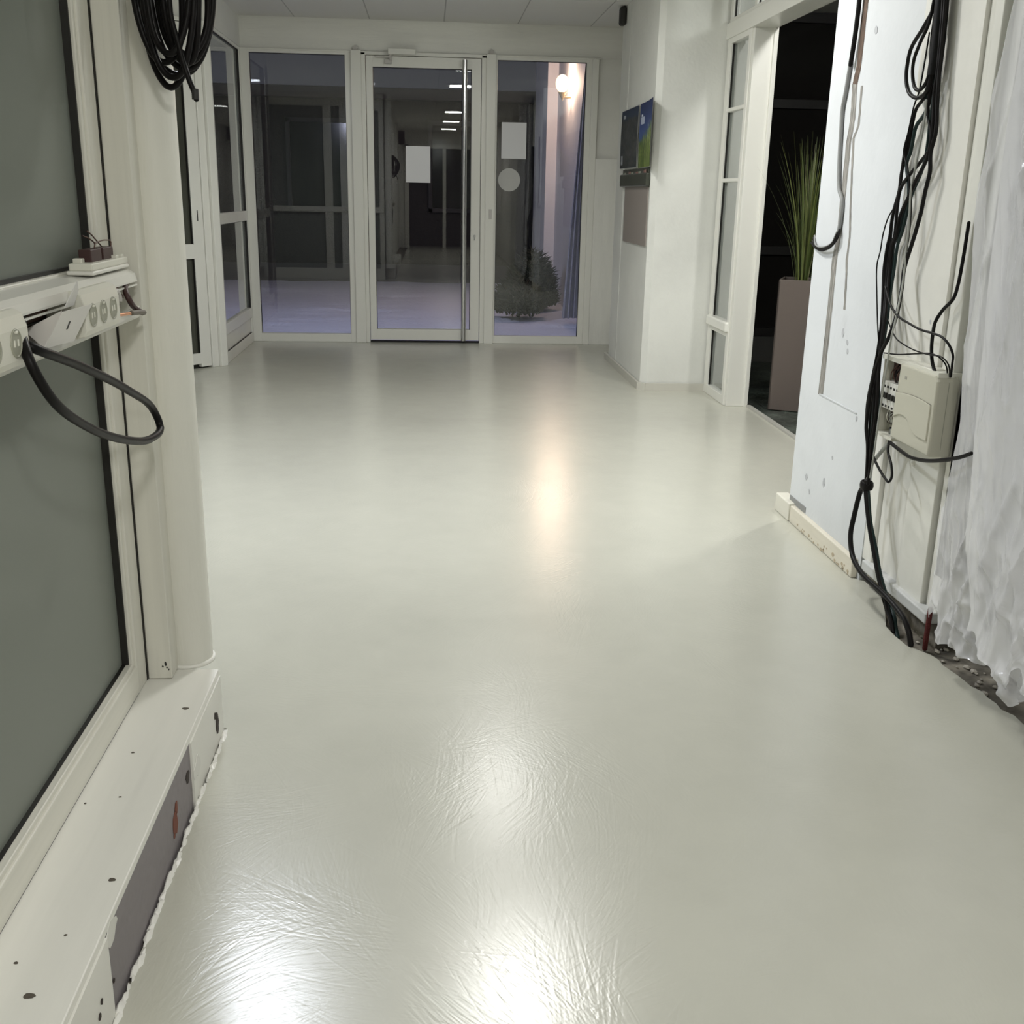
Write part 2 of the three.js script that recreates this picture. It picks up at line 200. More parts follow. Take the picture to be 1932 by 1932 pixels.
// ---------- floor ----------
const floorStrokes = (() => {   // trowel and brush arcs of the hand-laid resin coating
  const n = 2048, c = document.createElement('canvas'); c.width = n; c.height = n; const g = c.getContext('2d');
  g.fillStyle = '#808080'; g.fillRect(0, 0, n, n); g.lineCap = 'round';
  for (let k = 0; k < 1900; k++) {   // sweeps of near parallel strokes; neighbouring sweeps share a direction
    const cx = rr(0, n), cy = rr(0, n), a0 = 7 * vnoise(cx / n * 5, cy / n * 5, 5) + rr(-0.35, 0.35), len = rr(70, 330), bend = rr(-0.25, 0.25), m = 6 + Math.floor(rr(0, 16)), gap = rr(2.5, 6);
    for (let i = 0; i < m; i++) {
      const v = rnd() < 0.5 ? 255 : 0, o = (i - m / 2) * gap + rr(-1, 1), L = len * rr(0.5, 1), s = rr(-0.3, 0.3) * len; g.strokeStyle = `rgba(${v},${v},${v},${rr(0.015, 0.07)})`; g.lineWidth = rr(1.2, 4.5);
      const ca = Math.cos(a0), sa = Math.sin(a0), P = (t, w) => [cx + ca * t - sa * w, cy + sa * t + ca * w];
      for (const [ox, oy] of [[0, 0], [n, 0], [0, n], [-n, 0], [0, -n]]) { const [x0, y0] = P(s - L / 2, o), [x1, y1] = P(s, o + bend * L * 0.5), [x2, y2] = P(s + L / 2, o); g.beginPath(); g.moveTo(x0 + ox, y0 + oy); g.quadraticCurveTo(x1 + ox, y1 + oy, x2 + ox, y2 + oy); g.stroke(); }
    }
  }
  return texSetup(new THREE.CanvasTexture(c), false, 2.6);
})();
const floorTone = dataTex(512, (u, v) => { const k = 0.955 + 0.06 * (fbm(u * 4, v * 4, 4, 5) - 0.5) + 0.02 * (fbm(u * 40, v * 40, 40, 2) - 0.5); return [k, k, k]; }, true, 3.1);
const floorGloss = dataTex(512, (u, v) => 0.88 + 0.16 * (Math.min(0.72, fbm(u * 5 + 2, v * 5 + 1, 5, 4)) - 0.5), false, 2.7);
M.floor = mat(0.60, 0.595, 0.515, 0.29, { map: floorTone, bumpMap: floorStrokes, bumpScale: 0.0013, roughnessMap: floorGloss, specularIntensity: 1, ior: 1.62 });
M.concrete = mat(0.30, 0.285, 0.25, 0.9, { map: dataTex(512, (u, v) => { const k = 0.45 + 0.7 * fbm(u * 16, v * 16, 16, 4); return [k, k * 0.98, k * 0.95]; }, true, 0.7), bumpMap: wallBump, bumpScale: 0.006 });
struct('floor', (g) => {
  const o = [];
  for (let z = 8; z > -2.42; z -= z < 0 ? 0.03 : 0.5) o.push([-0.511 + (z < -0.5 ? rr(-0.003, 0.003) : 0), z]);
  o.push([-0.511, -2.43], [-2.5, -2.43], [-2.5, -7.0], [-1.66, -8.2], [-1.66, -9.66], [1.72, -9.66], [1.72, -8.4], [2.055, -8.4]);
  for (let z = -8.2; z < -4.0; z += 0.07) o.push([2.055 + rr(-0.004, 0.004), z]);
  o.push([1.56, -4.1], [1.545, -3.28], [1.50, -3.14], [1.452, -3.02], [1.448, -2.95], [1.453, -2.87], [1.478, -2.83]);
  for (let z = -2.8, x = 1.5; z < -1.6; z += 0.035) { x += 0.006 * (z < -2.3 ? 1 : 0) + rr(-0.012, 0.012); x = Math.min(1.61, Math.max(1.49, x)); o.push([x, z]); }
  o.push([1.62, -1.5], [1.62, 8]);
  mesh('resin_coating', prism(o, -0.018, 0), M.floor, g, 'glossy grey beige resin floor coating');
  mesh('concrete_bed', B(-2.7, 2.3, -0.12, -0.019, -9.66, 8.1), M.concrete, g, 'bare grey concrete under the coating edge');
  // splashed white ridge of resin along the left plinth
  const ridge = [];
  for (let z = -2.40; z < -0.6; z += 0.022) {
    const w = rr(0.003, 0.010), h = rr(0.003, 0.013), x = -0.511 + rr(-0.001, 0.003);
    ridge.push(new THREE.ConeGeometry(w, h, 5).rotateY(rr(0, 6)).scale(0.8, 1, 2.6).translate(x, h / 2, z));
  }
  mesh('resin_ridge', ridge, mat(0.82, 0.81, 0.76, 0.35), g, 'ragged white resin edge along the plinth');
  // loose crumbs and lips along the broken right edge
  const crumbs = [];
  for (let i = 0; i < 70; i++) { const z = rr(-3.02, -1.9), x = (z < -2.82 ? 1.475 : 1.52 + (z + 2.8) * 0.12) + rr(0.0, 0.12); crumbs.push(new THREE.IcosahedronGeometry(rr(0.003, 0.011), 0).rotateX(rr(0, 3)).scale(1, 0.6, 1.3).translate(x, -0.015, z)); }
  const cr = mesh('mortar_crumb', crumbs, mat(0.42, 0.39, 0.34, 0.9), g, 'mortar crumbs in the gap beside the coating'); cr.userData.kind = 'stuff';
}, 'freshly coated glossy grey beige floor');

// ---------- ceiling ----------
const CEIL = 2.65;
struct('ceiling', (g) => {
  mesh('ceiling_slab', B(-3.4, 5.0, CEIL + 0.03, CEIL + 0.2, -9.75, 8.2), M.wall, g);
  for (let r = 0, z = -9.56; z < 8; z += 1.224, r++) for (let c = -4; c < 6; c++) {
    const x0 = 0.134 + 0.612 * c, z1 = Math.min(z + 1.224, 8);
    if (x0 > 1.9 || x0 < -2.9) continue;
    mesh('ceiling_tile', B(x0 + 0.005, x0 + 0.607, CEIL, CEIL + 0.015, z + 0.005, z1 - 0.005), M.ceilingTile, g);
  }
  const bars = [];
  for (let c = -4; c < 6; c++) bars.push(B(0.134 + 0.612 * c - 0.011, 0.134 + 0.612 * c + 0.011, CEIL + 0.002, CEIL + 0.028, -9.56, 8));
  for (let z = -9.56; z < 8; z += 1.224) bars.push(B(-2.9, 2.6, CEIL + 0.003, CEIL + 0.028, z - 0.011, z + 0.011));
  mesh('grid_bar', bars, M.grid, g, 'grey recessed grid between the tiles');
}, 'suspended ceiling of pale panels');
for (const [x, z, c, k, label] of LAMPS) {
  thing('ceiling_downlight', label, 'downlight', [x, CEIL, z], (g) => {
    const ring = [new THREE.Vector2(0.175, 0), new THREE.Vector2(0.205, -0.004), new THREE.Vector2(0.21, -0.014), new THREE.Vector2(0.20, -0.022), new THREE.Vector2(0.182, -0.02), new THREE.Vector2(0.175, -0.006)];
    mesh('trim_ring', new THREE.LatheGeometry(ring, 32).translate(x, CEIL, z), M.absWhite, g);
    mesh('diffuser', cyl(0.178, 0.006, x, CEIL - 0.008, z, 'y', 32), new THREE.MeshStandardMaterial({ color: 0xffffff, emissive: lin(...c), emissiveIntensity: 12, roughness: 0.5 }), g, 'glowing white lamp disc');
    const l = new THREE.RectAreaLight(lin(...c), k, 0.31, 0.31);
    l.position.set(x, CEIL - 0.025, z); l.lookAt(x, 0, z); scene.add(l);
  }, 'round downlights in the ceiling');
}

// ---------- far glazed entrance (plane z = -9.574) ----------
const ZF = -9.574;
const FZ0 = ZF - 0.045, FZ1 = ZF + 0.02;   // frame depth
struct('wall_far', (g) => {
  mesh('fascia', R(-1.62, 1.75, 2.405, CEIL + 0.03, ZF - 0.09, ZF + 0.012, 0.003), M.wall, g, 'plain white fascia above the entrance');
  mesh('header_lip', R(-1.60, 1.46, 2.395, 2.408, ZF - 0.06, ZF + 0.026, 0.003), M.frame, g);
}, 'white fascia over the glazed entrance');
function glazed(name, x0, x1, y0, y1, gx0, gx1, gy0, gy1, label, extra) {   // frame outer x0..x1,y0..y1 with one pane gx..gy
  return struct(name, (g) => {
    mesh('stile', R(x0, gx0, y0, y1, FZ0, FZ1), M.frame, g); mesh('stile', R(gx1, x1, y0, y1, FZ0, FZ1), M.frame, g);
    mesh('rail', R(gx0 - 0.003, gx1 + 0.003, y0, gy0, FZ0, FZ1 - 0.001), M.frame, g); mesh('rail', R(gx0 - 0.003, gx1 + 0.003, gy1, y1, FZ0, FZ1 - 0.001), M.frame, g);
    mesh('pane', B(gx0 - 0.004, gx1 + 0.004, gy0 - 0.004, gy1 + 0.004, ZF - 0.022, ZF - 0.021), M.glass, g, 'clear glass pane');
    const s = 0.004;
    mesh('gasket', [B(gx0, gx0 + s, gy0, gy1, ZF - 0.02, ZF - 0.005), B(gx1 - s, gx1, gy0, gy1, ZF - 0.02, ZF - 0.005), B(gx0, gx1, gy1 - s, gy1, ZF - 0.02, ZF - 0.005)], M.gasket, g);
    if (extra) extra(g);
  }, label);
}
glazed('window_1', -1.56, -0.635, 0.0, 2.398, -1.475, -0.69, 0.072, 2.375, 'tall fixed pane left of the entrance door');
glazed('window_2', 0.565, 1.44, 0.0, 2.398, 0.585, 1.34, 0.066, 2.37, 'tall fixed pane right of the entrance door with paper notices', (g) => {
  mesh('stile', R(1.385, 1.44, 0.0, 2.395, FZ1 - 0.005, FZ1 + 0.03), M.frame, g);
});
struct('trim_1', (g) => {   // posts and head around the door
  mesh('post', R(-0.64, -0.555, 0, 2.41, FZ0 - 0.01, FZ1 + 0.035), M.frame, g); mesh('post', R(0.49, 0.57, 0, 2.41, FZ0 - 0.01, FZ1 + 0.035), M.frame, g);
  mesh('jamb', R(-0.56, -0.52, 0, 2.40, FZ0, FZ1 + 0.008), M.frame, g); mesh('jamb', R(0.45, 0.495, 0, 2.40, FZ0, FZ1 + 0.008), M.frame, g);
  mesh('head', R(-0.56, 0.495, 2.378, 2.408, FZ0, FZ1 + 0.008), M.frame, g);
  mesh('threshold', B(-0.53, 0.46, 0, 0.012, FZ0, FZ1), M.dark, g, 'dark threshold under the door');
  mesh('strike_plate', R(0.522, 0.548, 1.08, 1.165, FZ1 + 0.033, FZ1 + 0.038, 0.002), M.zinc, g, 'grey metal strike plate');
  mesh('screw_cap', [cyl(0.02, 0.008, -0.60, 2.425, FZ1 + 0.01, 'z', 12), cyl(0.02, 0.008, 0.53, 2.425, FZ1 + 0.01, 'z', 12)], M.zinc, g);
}, 'white posts either side of the entrance door');
struct('door_1', (g) => {
  const x0 = -0.516, x1 = 0.446, a = -0.46, b = 0.366, y0 = 0.026, y1 = 2.374, gy0 = 0.12, gy1 = 2.288, z0 = FZ0 + 0.01, z1 = FZ1 + 0.014;
  mesh('stile', R(x0, a, y0, y1, z0, z1), M.frame, g); mesh('stile', R(b, x1, y0, y1, z0, z1), M.frame, g);
  mesh('rail', R(a - 0.003, b + 0.003, y0, gy0, z0, z1 - 0.001), M.frame, g); mesh('rail', R(a - 0.003, b + 0.003, gy1, y1, z0, z1 - 0.001), M.frame, g);
  mesh('pane', B(a - 0.004, b + 0.004, gy0 - 0.004, gy1 + 0.004, ZF - 0.018, ZF - 0.017), M.glass, g, 'clear glass door pane');
  mesh('gasket', [B(a, a + 0.004, gy0, gy1, ZF - 0.016, ZF + 0.01), B(b - 0.004, b, gy0, gy1, ZF - 0.016, ZF + 0.01), B(a, b, gy1 - 0.004, gy1, ZF - 0.016, ZF + 0.01)], M.gasket, g);
  const zb = z1 + 0.055, bar = mesh('pull_bar', [cyl(0.021, 2.32, 0.306, 1.19, zb, 'y', 28), cyl(0.0215, 0.008, 0.306, 2.35, zb, 'y', 28)], M.chrome, g, 'full height chrome pull bar');
  mesh('standoff', [cyl(0.011, 0.06, 0.306, 2.20, zb - 0.03, 'z', 14), cyl(0.011, 0.06, 0.306, 0.16, zb - 0.03, 'z', 14)], M.chrome, bar);
  mesh('lock_cylinder', [cyl(0.011, 0.01, 0.40, 0.935, z1 + 0.003, 'z', 14), R(0.396, 0.404, 0.90, 0.93, z1, z1 + 0.006, 0.002)], M.steel, g, 'small steel lock cylinder');
  const cl = mesh('door_closer', R(-0.33, -0.10, 2.382, 2.428, FZ1 + 0.03, FZ1 + 0.075, 0.006), M.frame, g, 'white door closer box');
  mesh('closer_arm', [R(-0.44, -0.30, 2.355, 2.368, z1 + 0.025, z1 + 0.038, 0.003), R(-0.36, -0.30, 2.31, 2.345, z1, z1 + 0.03, 0.004), cyl(0.012, 0.05, -0.31, 2.36, z1 + 0.03, 'y', 12)], M.zinc, cl, 'grey closer arm');
}, 'white framed glass entrance door with chrome pull bar');
tag(mesh('paper_notice', B(-0.192, 0.018, 1.374, 1.671, ZF - 0.016, ZF - 0.0152), M.paper), 'blank white paper notice on the entrance door glass', 'notice');
tag(mesh('paper_notice', B(0.628, 0.842, 1.586, 1.882, ZF - 0.0205, ZF - 0.0197), M.paper), 'blank white paper notice on the pane right of the door', 'notice');
tag(mesh('round_sticker', cyl(0.096, 0.0008, 0.70, 1.412, ZF - 0.02, 'z', 40), mat(0.52, 0.52, 0.50, 0.6)), 'round pale grey sticker below the right paper notice', 'sticker');

// ---------- left side of the entrance lobby ----------
struct('window_3', (g) => {   // glazed side panel along z
  const x0 = -1.60, x1 = -1.545, za = -8.24, zb = -9.57, ga = -8.30, gb = -9.50;
  mesh('stile', R(x0, x1, 0, 2.41, ga, za), M.frame, g); mesh('stile', R(x0, x1, 0, 2.41, zb, gb), M.frame, g);
  mesh('rail', R(x0, x1, 0.0, 0.085, gb, ga), M.frame, g); mesh('rail', R(x0, x1, 0.215, 0.30, gb, ga), M.frame, g, 'rail above the low panel');
  mesh('rail', R(x0, x1, 1.035, 1.115, gb, ga), M.frame, g, 'middle glazing rail'); mesh('rail', R(x0, x1, 2.385, 2.41, gb, ga), M.frame, g);
  mesh('low_panel', B(x0 + 0.012, x1 - 0.014, 0.088, 0.215, gb + 0.006, ga - 0.004), M.frame, g, 'flat white panel under the glass');
  mesh('groove', B(x1 - 0.017, x1 - 0.004, 0.084, 0.089, gb, ga), M.gasket, g);
  for (const [y0, y1] of [[0.298, 1.037], [1.113, 2.387]]) {
    mesh('pane', B(-1.568, -1.567, y0, y1, gb - 0.002, ga + 0.002), M.glass, g, 'clear side pane');
    mesh('gasket', [B(-1.566, x1 - 0.004, y0, y1, gb, gb + 0.008), B(-1.566, x1 - 0.006, y1 - 0.005, y1, gb, ga)], M.gasket, g);
  }
}, 'glazed side panel beside the left lobby door');
struct('wall_lobby', (g) => {
  mesh('fascia', B(-1.66, -1.542, 2.41, CEIL + 0.03, -9.66, -8.17), M.wall, g);
}, 'white fascia over the side glazing');
{
  // angled doorway: from the post (-1.585, -8.18) running back and left
  const g = group('door_2'), P = new THREE.Group(); P.name = 'door_set'; g.add(P);
  const part = (name, geo, m, label) => { const o = mesh(name, geo, m, P, label); return o; };
  part('stile', R(-0.193, -0.095, 0.012, 2.38, -0.03, 0.02), M.frame); part('stile', R(-0.92, -0.80, 0.012, 2.38, -0.03, 0.02), M.frame);
  for (const [y0, y1] of [[0.035, 0.115], [0.80, 0.905], [2.30, 2.38]]) part('rail', R(-0.80, -0.190, y0, y1, -0.03, 0.019), M.frame);
  for (const [y0, y1] of [[0.113, 0.802], [0.903, 2.302]]) { part('pane', B(-0.802, -0.189, y0, y1, -0.006, -0.004), mat(0.060, 0.062, 0.048, 0.08)); part('gasket', B(-0.199, -0.192, y0, y1, -0.004, 0.012), M.gasket); }
  part('keyhole', B(-0.150, -0.142, 1.065, 1.14, 0.0195, 0.0215), M.dark, 'dark lock slot');
  part('frame_post', R(-0.092, -0.03, 0, 2.41, -0.04, 0.03), M.frame); part('frame_post', R(-0.028, 0.035, 0, 2.41, -0.05, 0.055), M.frame); part('frame_post', R(-1.40, -0.925, 0, 2.41, -0.04, 0.03), M.frame);
  part('head', R(-1.40, 0.035, 2.385, 2.41, -0.04, 0.03), M.frame); part('bottom_gap', B(-0.8, -0.1, 0.0, 0.03, -0.02, -0.015), M.dark); part('fascia', B(-1.42, 0.03, 2.41, CEIL + 0.03, -0.06, 0.0), M.wall);
  P.position.set(-1.592, 0, -8.19); P.rotation.y = Math.atan2(0.8, 0.6) * 1; // leaf runs towards (-0.6, 0.8)
  delete g.userData.base; g.userData.kind = 'structure'; g.userData.label = 'white angled door with narrow dark glass behind the column';
}
struct('wall_left', (g) => {
  mesh('plaster', B(-2.75, -2.45, 0, CEIL + 0.03, -7.1, -2.45), M.wall, g);
  mesh('plaster', B(-0.86, -0.70, 0, CEIL + 0.03, 1.35, 8.1), M.wall, g);
  mesh('plaster', B(-0.86, -0.66, 2.42, CEIL + 0.03, -2.60, 1.35), M.wall, g);
  mesh('backing', B(-1.3, -1.2, 0, CEIL + 0.03, -2.6, 1.5), M.wall, g); mesh('backing', B(-3.2, -3.1, -0.1, CEIL + 0.03, -9.7, -6.9), M.wall, g);
}, 'white left wall of the hall');
struct('window_4', (g) => {   // glazed return wall facing the entrance, with a dado rail
  const z0 = -2.60, z1 = -2.53;
  for (const [a, b] of [[-2.45, -2.36], [-1.54, -1.42], [-0.73, -0.66]]) mesh('post', R(a, b, 0, 2.55, z0, z1), M.frameOld, g);
  for (const [y0, y1] of [[0, 0.16], [0.98, 1.06], [2.47, 2.68]]) mesh('rail', R(-2.45, -0.66, y0, y1, z0 - 0.01, z1), M.frameOld, g);
  for (const [a, b] of [[-2.37, -1.53], [-1.43, -0.72]]) for (const [y0, y1] of [[0.15, 0.985], [1.055, 2.475]]) mesh('pane', B(a, b, y0, y1, z0 + 0.03, z0 + 0.038), M.frosted, g);
}, 'frosted glazing returning behind the column');

// ---------- left foreground: frosted window over a low plinth ----------
struct('window_5', (g) => {
  const xf = -0.676, xb = -0.74;
  mesh('stile', R(xb, xf, 0.165, 2.45, -2.366, -2.292), M.frameOld, g, 'cream painted end stile');
  mesh('stile_bead', R(-0.70, xf - 0.006, 0.235, 2.45, -2.295, -2.283), M.frameOld, g);
  mesh('bottom_rail', R(xb, xf, 0.167, 0.236, -2.30, 1.4), M.frameOld, g, 'cream painted bottom rail');
  mesh('bottom_bead', R(-0.70, xf - 0.006, 0.232, 0.246, -2.29, 1.4, 0.003), M.frameOld, g);
  mesh('transom', R(xb, -0.685, 1.03, 1.14, -2.30, 1.4), M.frameOld, g);
  mesh('head', R(xb, xf, 2.36, 2.45, -2.30, 1.4), M.frameOld, g); mesh('mullion', R(xb, xf, 0.2, 2.4, 0.62, 0.72), M.frameOld, g);
  for (const [y0, y1] of [[0.235, 1.035], [1.135, 2.365]]) {
    mesh('frosted_pane', B(-0.715, -0.705, y0, y1, -2.30, 1.4), M.frosted, g, 'frosted grey green pane');
    mesh('gasket', [B(-0.706, -0.690, y0, y1, -2.292, -2.278), B(-0.706, -0.696, y0, y0 + 0.012, -2.29, 1.4)], M.gasket, g, 'black glazing seal');
  }
  mesh('joint', [B(-0.69, -0.675, 0.166, 2.45, -2.372, -2.365), B(-0.69, -0.678, 0.163, 0.1675, -2.37, 1.4)], M.gasket, g, 'dark open joint');
  const sill = mesh('sill', R(-0.76, -0.519, 0.148, 0.165, -2.425, 1.4, 0.003), M.board, g, 'white painted sill board');
  sill.userData.label = 'white painted sill board';
  const specks = [];   // knocks and screw holes in the sill paint
  for (const [x, z, r] of [[-0.555, -2.215, 0.008], [-0.542, -1.589, 0.007], [-0.586, -1.318, 0.009], [-0.62, -2.02, 0.004], [-0.60, -1.85, 0.003], [-0.66, -1.83, 0.003], [-0.575, -1.45, 0.003], [-0.63, -1.39, 0.004]]) specks.push(blob(9, r, 0.7, 0.0006).rotateX(-Math.PI / 2).translate(x, 0.1652, z));
  mesh('screw_hole', specks, mat(0.10, 0.085, 0.065, 0.8), sill, 'small dark holes and chips');
}, 'frosted window along the left wall');
struct('wall_plinth', (g) => {
  mesh('core', B(-0.76, -0.523, -0.05, 0.148, -2.415, 1.4), M.board, g);
  mesh('white_facing', B(-0.53, -0.5155, -0.02, 0.1485, -2.42, -2.085), M.board, g); mesh('white_facing', B(-0.53, -0.5155, -0.02, 0.1485, -1.462, 1.4), M.board, g);
  mesh('bare_concrete', B(-0.53, -0.5205, -0.02, 0.148, -2.09, -1.455), mat(0.30, 0.275, 0.28, 0.85, { map: plasterTone, bumpMap: wallBump, bumpScale: 0.003 }), g, 'bare purple grey concrete strip');
  const flat = (n, r, sq, y, z, x = -0.5200) => blob(n, r, sq, 0.0012).rotateY(Math.PI / 2).translate(x, y, z);
  mesh('rust_stain', [flat(14, 0.020, 1.2, 0.055, -1.925), flat(10, 0.011, 1.4, 0.082, -1.94), flat(8, 0.006, 1, 0.035, -1.91)], mat(0.20, 0.07, 0.045, 0.9), g, 'small red brown rust stain');
  mesh('dirt_patch', [flat(12, 0.014, 1, 0.09, -2.05), flat(14, 0.018, 1.4, 0.055, -2.345, -0.5150), flat(10, 0.011, 1, 0.085, -2.33, -0.5150), flat(8, 0.006, 1, 0.06, -1.39, -0.5150), flat(8, 0.005, 1, 0.075, -1.405, -0.5150), flat(8, 0.005, 1, 0.05, -1.48, -0.5195)], mat(0.045, 0.035, 0.03, 0.9), g, 'dark dirt patches');
  mesh('paint_smear', [flat(16, 0.03, 0.7, 0.135, -1.49, -0.5198), flat(16, 0.03, 0.8, 0.07, -2.12, -0.5152), flat(12, 0.016, 0.8, 0.03, -2.1, -0.5195)], M.board, g, 'white paint smears');
}, 'low plinth under the sill with a bare strip');
struct('trim_2', (g) => { mesh('corner_board', R(-0.6745, -0.618, 0.166, 2.6, -2.47, -2.371, 0.003), M.frameOld, g); 
  const c = []; for (const [x, y] of [[-0.632, 0.205], [-0.625, 0.190], [-0.6385, 0.1985], [-0.629, 0.1955]]) c.push(blob(9, rr(0.001, 0.003), rr(0.6, 2), 0.0006).translate(x, y, -2.3708));
  mesh('chip', c, M.dark, g, 'small dark chips at the foot'); }, 'cream corner board beside the column');
thing('pipe_column', 'round white painted column standing on the sill end', 'column', [-0.602, 0.165, -2.487], (g) => {
  mesh('shaft', cyl(0.057, 2.52, -0.602, 1.425, -2.487, 'y', 64), mat(0.83, 0.82, 0.745, 0.42, { map: plasterTone, bumpMap: wallBump, bumpScale: 0.0012 }), g);
  mesh('foot_bead', new THREE.TorusGeometry(0.058, 0.006, 8, 40).rotateX(Math.PI / 2).translate(-0.602, 0.168, -2.487), M.board, g);
  mesh('coil_hook', [cyl(0.005, 0.16, -0.545, 1.80, -2.37, 'z', 10), cyl(0.005, 0.03, -0.545, 1.81, -2.29, 'y', 10)], M.steel, g);
});

// cable trunking with sockets
thing('cable_trunking', 'open white cable trunking with sockets across the frosted window', 'trunking', [-0.655, 1.03, -0.5], (g) => {
  mesh('back_plate', B(-0.688, -0.684, 1.032, 1.125, -2.335, 1.3), M.absWhite, g);
  const top = new THREE.Shape([[-0.688, 1.124], [-0.688, 1.136], [-0.634, 1.132], [-0.621, 1.124], [-0.617, 1.110], [-0.617, 1.1065], [-0.623, 1.1065], [-0.625, 1.116], [-0.634, 1.121]].map(([a, b]) => new THREE.Vector2(a, b)));
  mesh('top_channel', new THREE.ExtrudeGeometry(top, { depth: 3.64, bevelEnabled: false }).translate(0, 0, -2.34), M.absWhite, g);
  const bot = new THREE.Shape([[-0.688, 1.030], [-0.621, 1.030], [-0.615, 1.036], [-0.615, 1.049], [-0.620, 1.049], [-0.620, 1.041], [-0.688, 1.037]].map(([a, b]) => new THREE.Vector2(a, b)));
  mesh('bottom_channel', new THREE.ExtrudeGeometry(bot, { depth: 3.64, bevelEnabled: false }).translate(0, 0, -2.34), M.absWhite, g);
  mesh('lip', [B(-0.620, -0.616, 1.0985, 1.1015, -2.335, 1.3), B(-0.619, -0.615, 1.053, 1.0555, -2.335, 1.3)], M.absWhite, g);
  for (const [z0, z1, n] of [[-2.112, -1.905, 3], [-1.628, -1.30, 4], [0.2, 0.5, 4]]) {
    const prof = new THREE.Shape([[-0.66, 1.046], [-0.612, 1.043], [-0.600, 1.046], [-0.5955, 1.055], [-0.5955, 1.098], [-0.601, 1.116], [-0.612, 1.122], [-0.66, 1.120]].map(([a, b]) => new THREE.Vector2(a, b)));
    const blk = mesh('socket_block', new THREE.ExtrudeGeometry(prof, { depth: z1 - z0, bevelEnabled: true, bevelSize: 0.0015, bevelThickness: 0.0015, bevelSegments: 1 }).translate(0, 0, z0), M.abs, g, 'white socket block');
    const d = (z1 - z0 - 0.02) / n;
    mesh('seam', B(-0.5960, -0.5948, 1.0545, 1.0556, z0 + 0.015, z1 - 0.03), M.absDeep, blk);
    for (let i = 0; i < n; i++) {
      const z = z0 + 0.012 + d * (i + 0.5), r = Math.min(0.0195, d * 0.46);
      mesh('socket', [new THREE.TorusGeometry(r, 0.0016, 6, 28).rotateY(Math.PI / 2).translate(-0.5935, 1.079, z), cyl(r, 0.001, -0.5938, 1.079, z, 'x', 28)], M.absDeep, blk, 'round socket recess');
      mesh('contact', [R(-0.594, -0.5922, 1.074, 1.084, z - 0.009, z - 0.005, 0.001), R(-0.594, -0.5922, 1.074, 1.084, z + 0.005, z + 0.009, 0.001), R(-0.594, -0.590, 1.093, 1.097, z - 0.003, z + 0.003, 0.001)], M.abs, blk);
    }
  }
  for (const [y, x, w] of [[1.07, -0.665, 0.007], [1.085, -0.668, 0.006], [1.095, -0.66, 0.006], [1.055, -0.66, 0.007], [1.075, -0.65, 0.006]]) mesh('inner_wire', tube([[x, y, -2.33], [x + 0.006, y + 0.005, -2.1], [x - 0.004, y - 0.006, -1.85], [x + 0.005, y + 0.003, -1.6], [x, y, -1.0], [x, y, 1.2]], w, 40, 6), M.cableBrown, g, 'brown wire lying in the channel');
  mesh('device_box', [B(-0.684, -0.665, 1.042, 1.118, -2.33, -2.13)], mat(0.14, 0.12, 0.11, 0.6), g, 'dark grey device box');
});
thing('bent_cover_plate', 'bent white metal cover plate hanging loose from the trunking', 'cover plate', PATHS.plate1[3], (g) => {
  mesh('plate', slabQuad(PATHS.plate1, 0.0015), mat(0.72, 0.705, 0.67, 0.4), g); mesh('flange', slabQuad(PATHS.plate2, 0.0015), mat(0.66, 0.63, 0.59, 0.45), g); mesh('fin', slabQuad(PATHS.fin, 0.0015), mat(0.70, 0.69, 0.67, 0.4), g);
  mesh('slot', slabQuad([[-0.5893, 1.084, -1.803], [-0.5893, 1.084, -1.809], [-0.5926, 1.072, -1.801], [-0.5926, 1.072, -1.795]], 0.0024), M.dark, g, 'dark slotted screw hole');
});
thing('loose_socket', 'loose white socket insert with brown terminals on the trunking', 'socket', [-0.652, 1.136, -2.2], (g) => {
  mesh('face_plate', R(-0.678, -0.626, 1.1365, 1.1445, -2.325, -2.08, 0.004), M.absWhite, g);
  mesh('insert', [R(-0.674, -0.630, 1.144, 1.158, -2.33, -2.085, 0.003), R(-0.672, -0.655, 1.157, 1.166, -2.125, -2.105, 0.002), R(-0.672, -0.655, 1.157, 1.165, -2.325, -2.30, 0.002), R(-0.650, -0.634, 1.157, 1.164, -2.28, -2.262, 0.002), R(-0.650, -0.634, 1.157, 1.164, -2.318, -2.302, 0.002)], M.abs, g);
  for (const z of [-2.165, -2.245]) mesh('terminal_block', R(-0.668, -0.644, 1.156, 1.181, z - 0.034, z + 0.034, 0.002), M.terminal, g, 'dark brown terminal block');
  for (const k of ['wires1', 'wires2', 'wires3']) mesh('wire', tube(PATHS[k], 0.0014, 30, 6), M.cableBrown, g, 'thin brown wire');
});
tag(mesh('cable', capped(PATHS.railloop, 0.0078, 110, 12), M.cable), 'thick black cable looping out of the trunking before the column', 'cable');
thing('stripped_cable', 'dark cable with bare copper end at the trunking end', 'cable', PATHS.copsleeve[2], (g) => {
  mesh('sheath', capped(PATHS.copcab, 0.0058, 30, 10), M.terminal, g); mesh('sleeve', capped(PATHS.copsleeve, 0.0052, 12, 10), mat(0.14, 0.12, 0.095, 0.5), g); mesh('conductor', capped(PATHS.copper, 0.0032, 12, 8), M.copper, g, 'bare copper conductor');
  mesh('ring', new THREE.TorusGeometry(0.021, 0.007, 10, 30, 4.4).rotateY(Math.PI / 2).translate(-0.622, 1.077, -2.19), M.zinc, g, 'grey conduit ring');
});
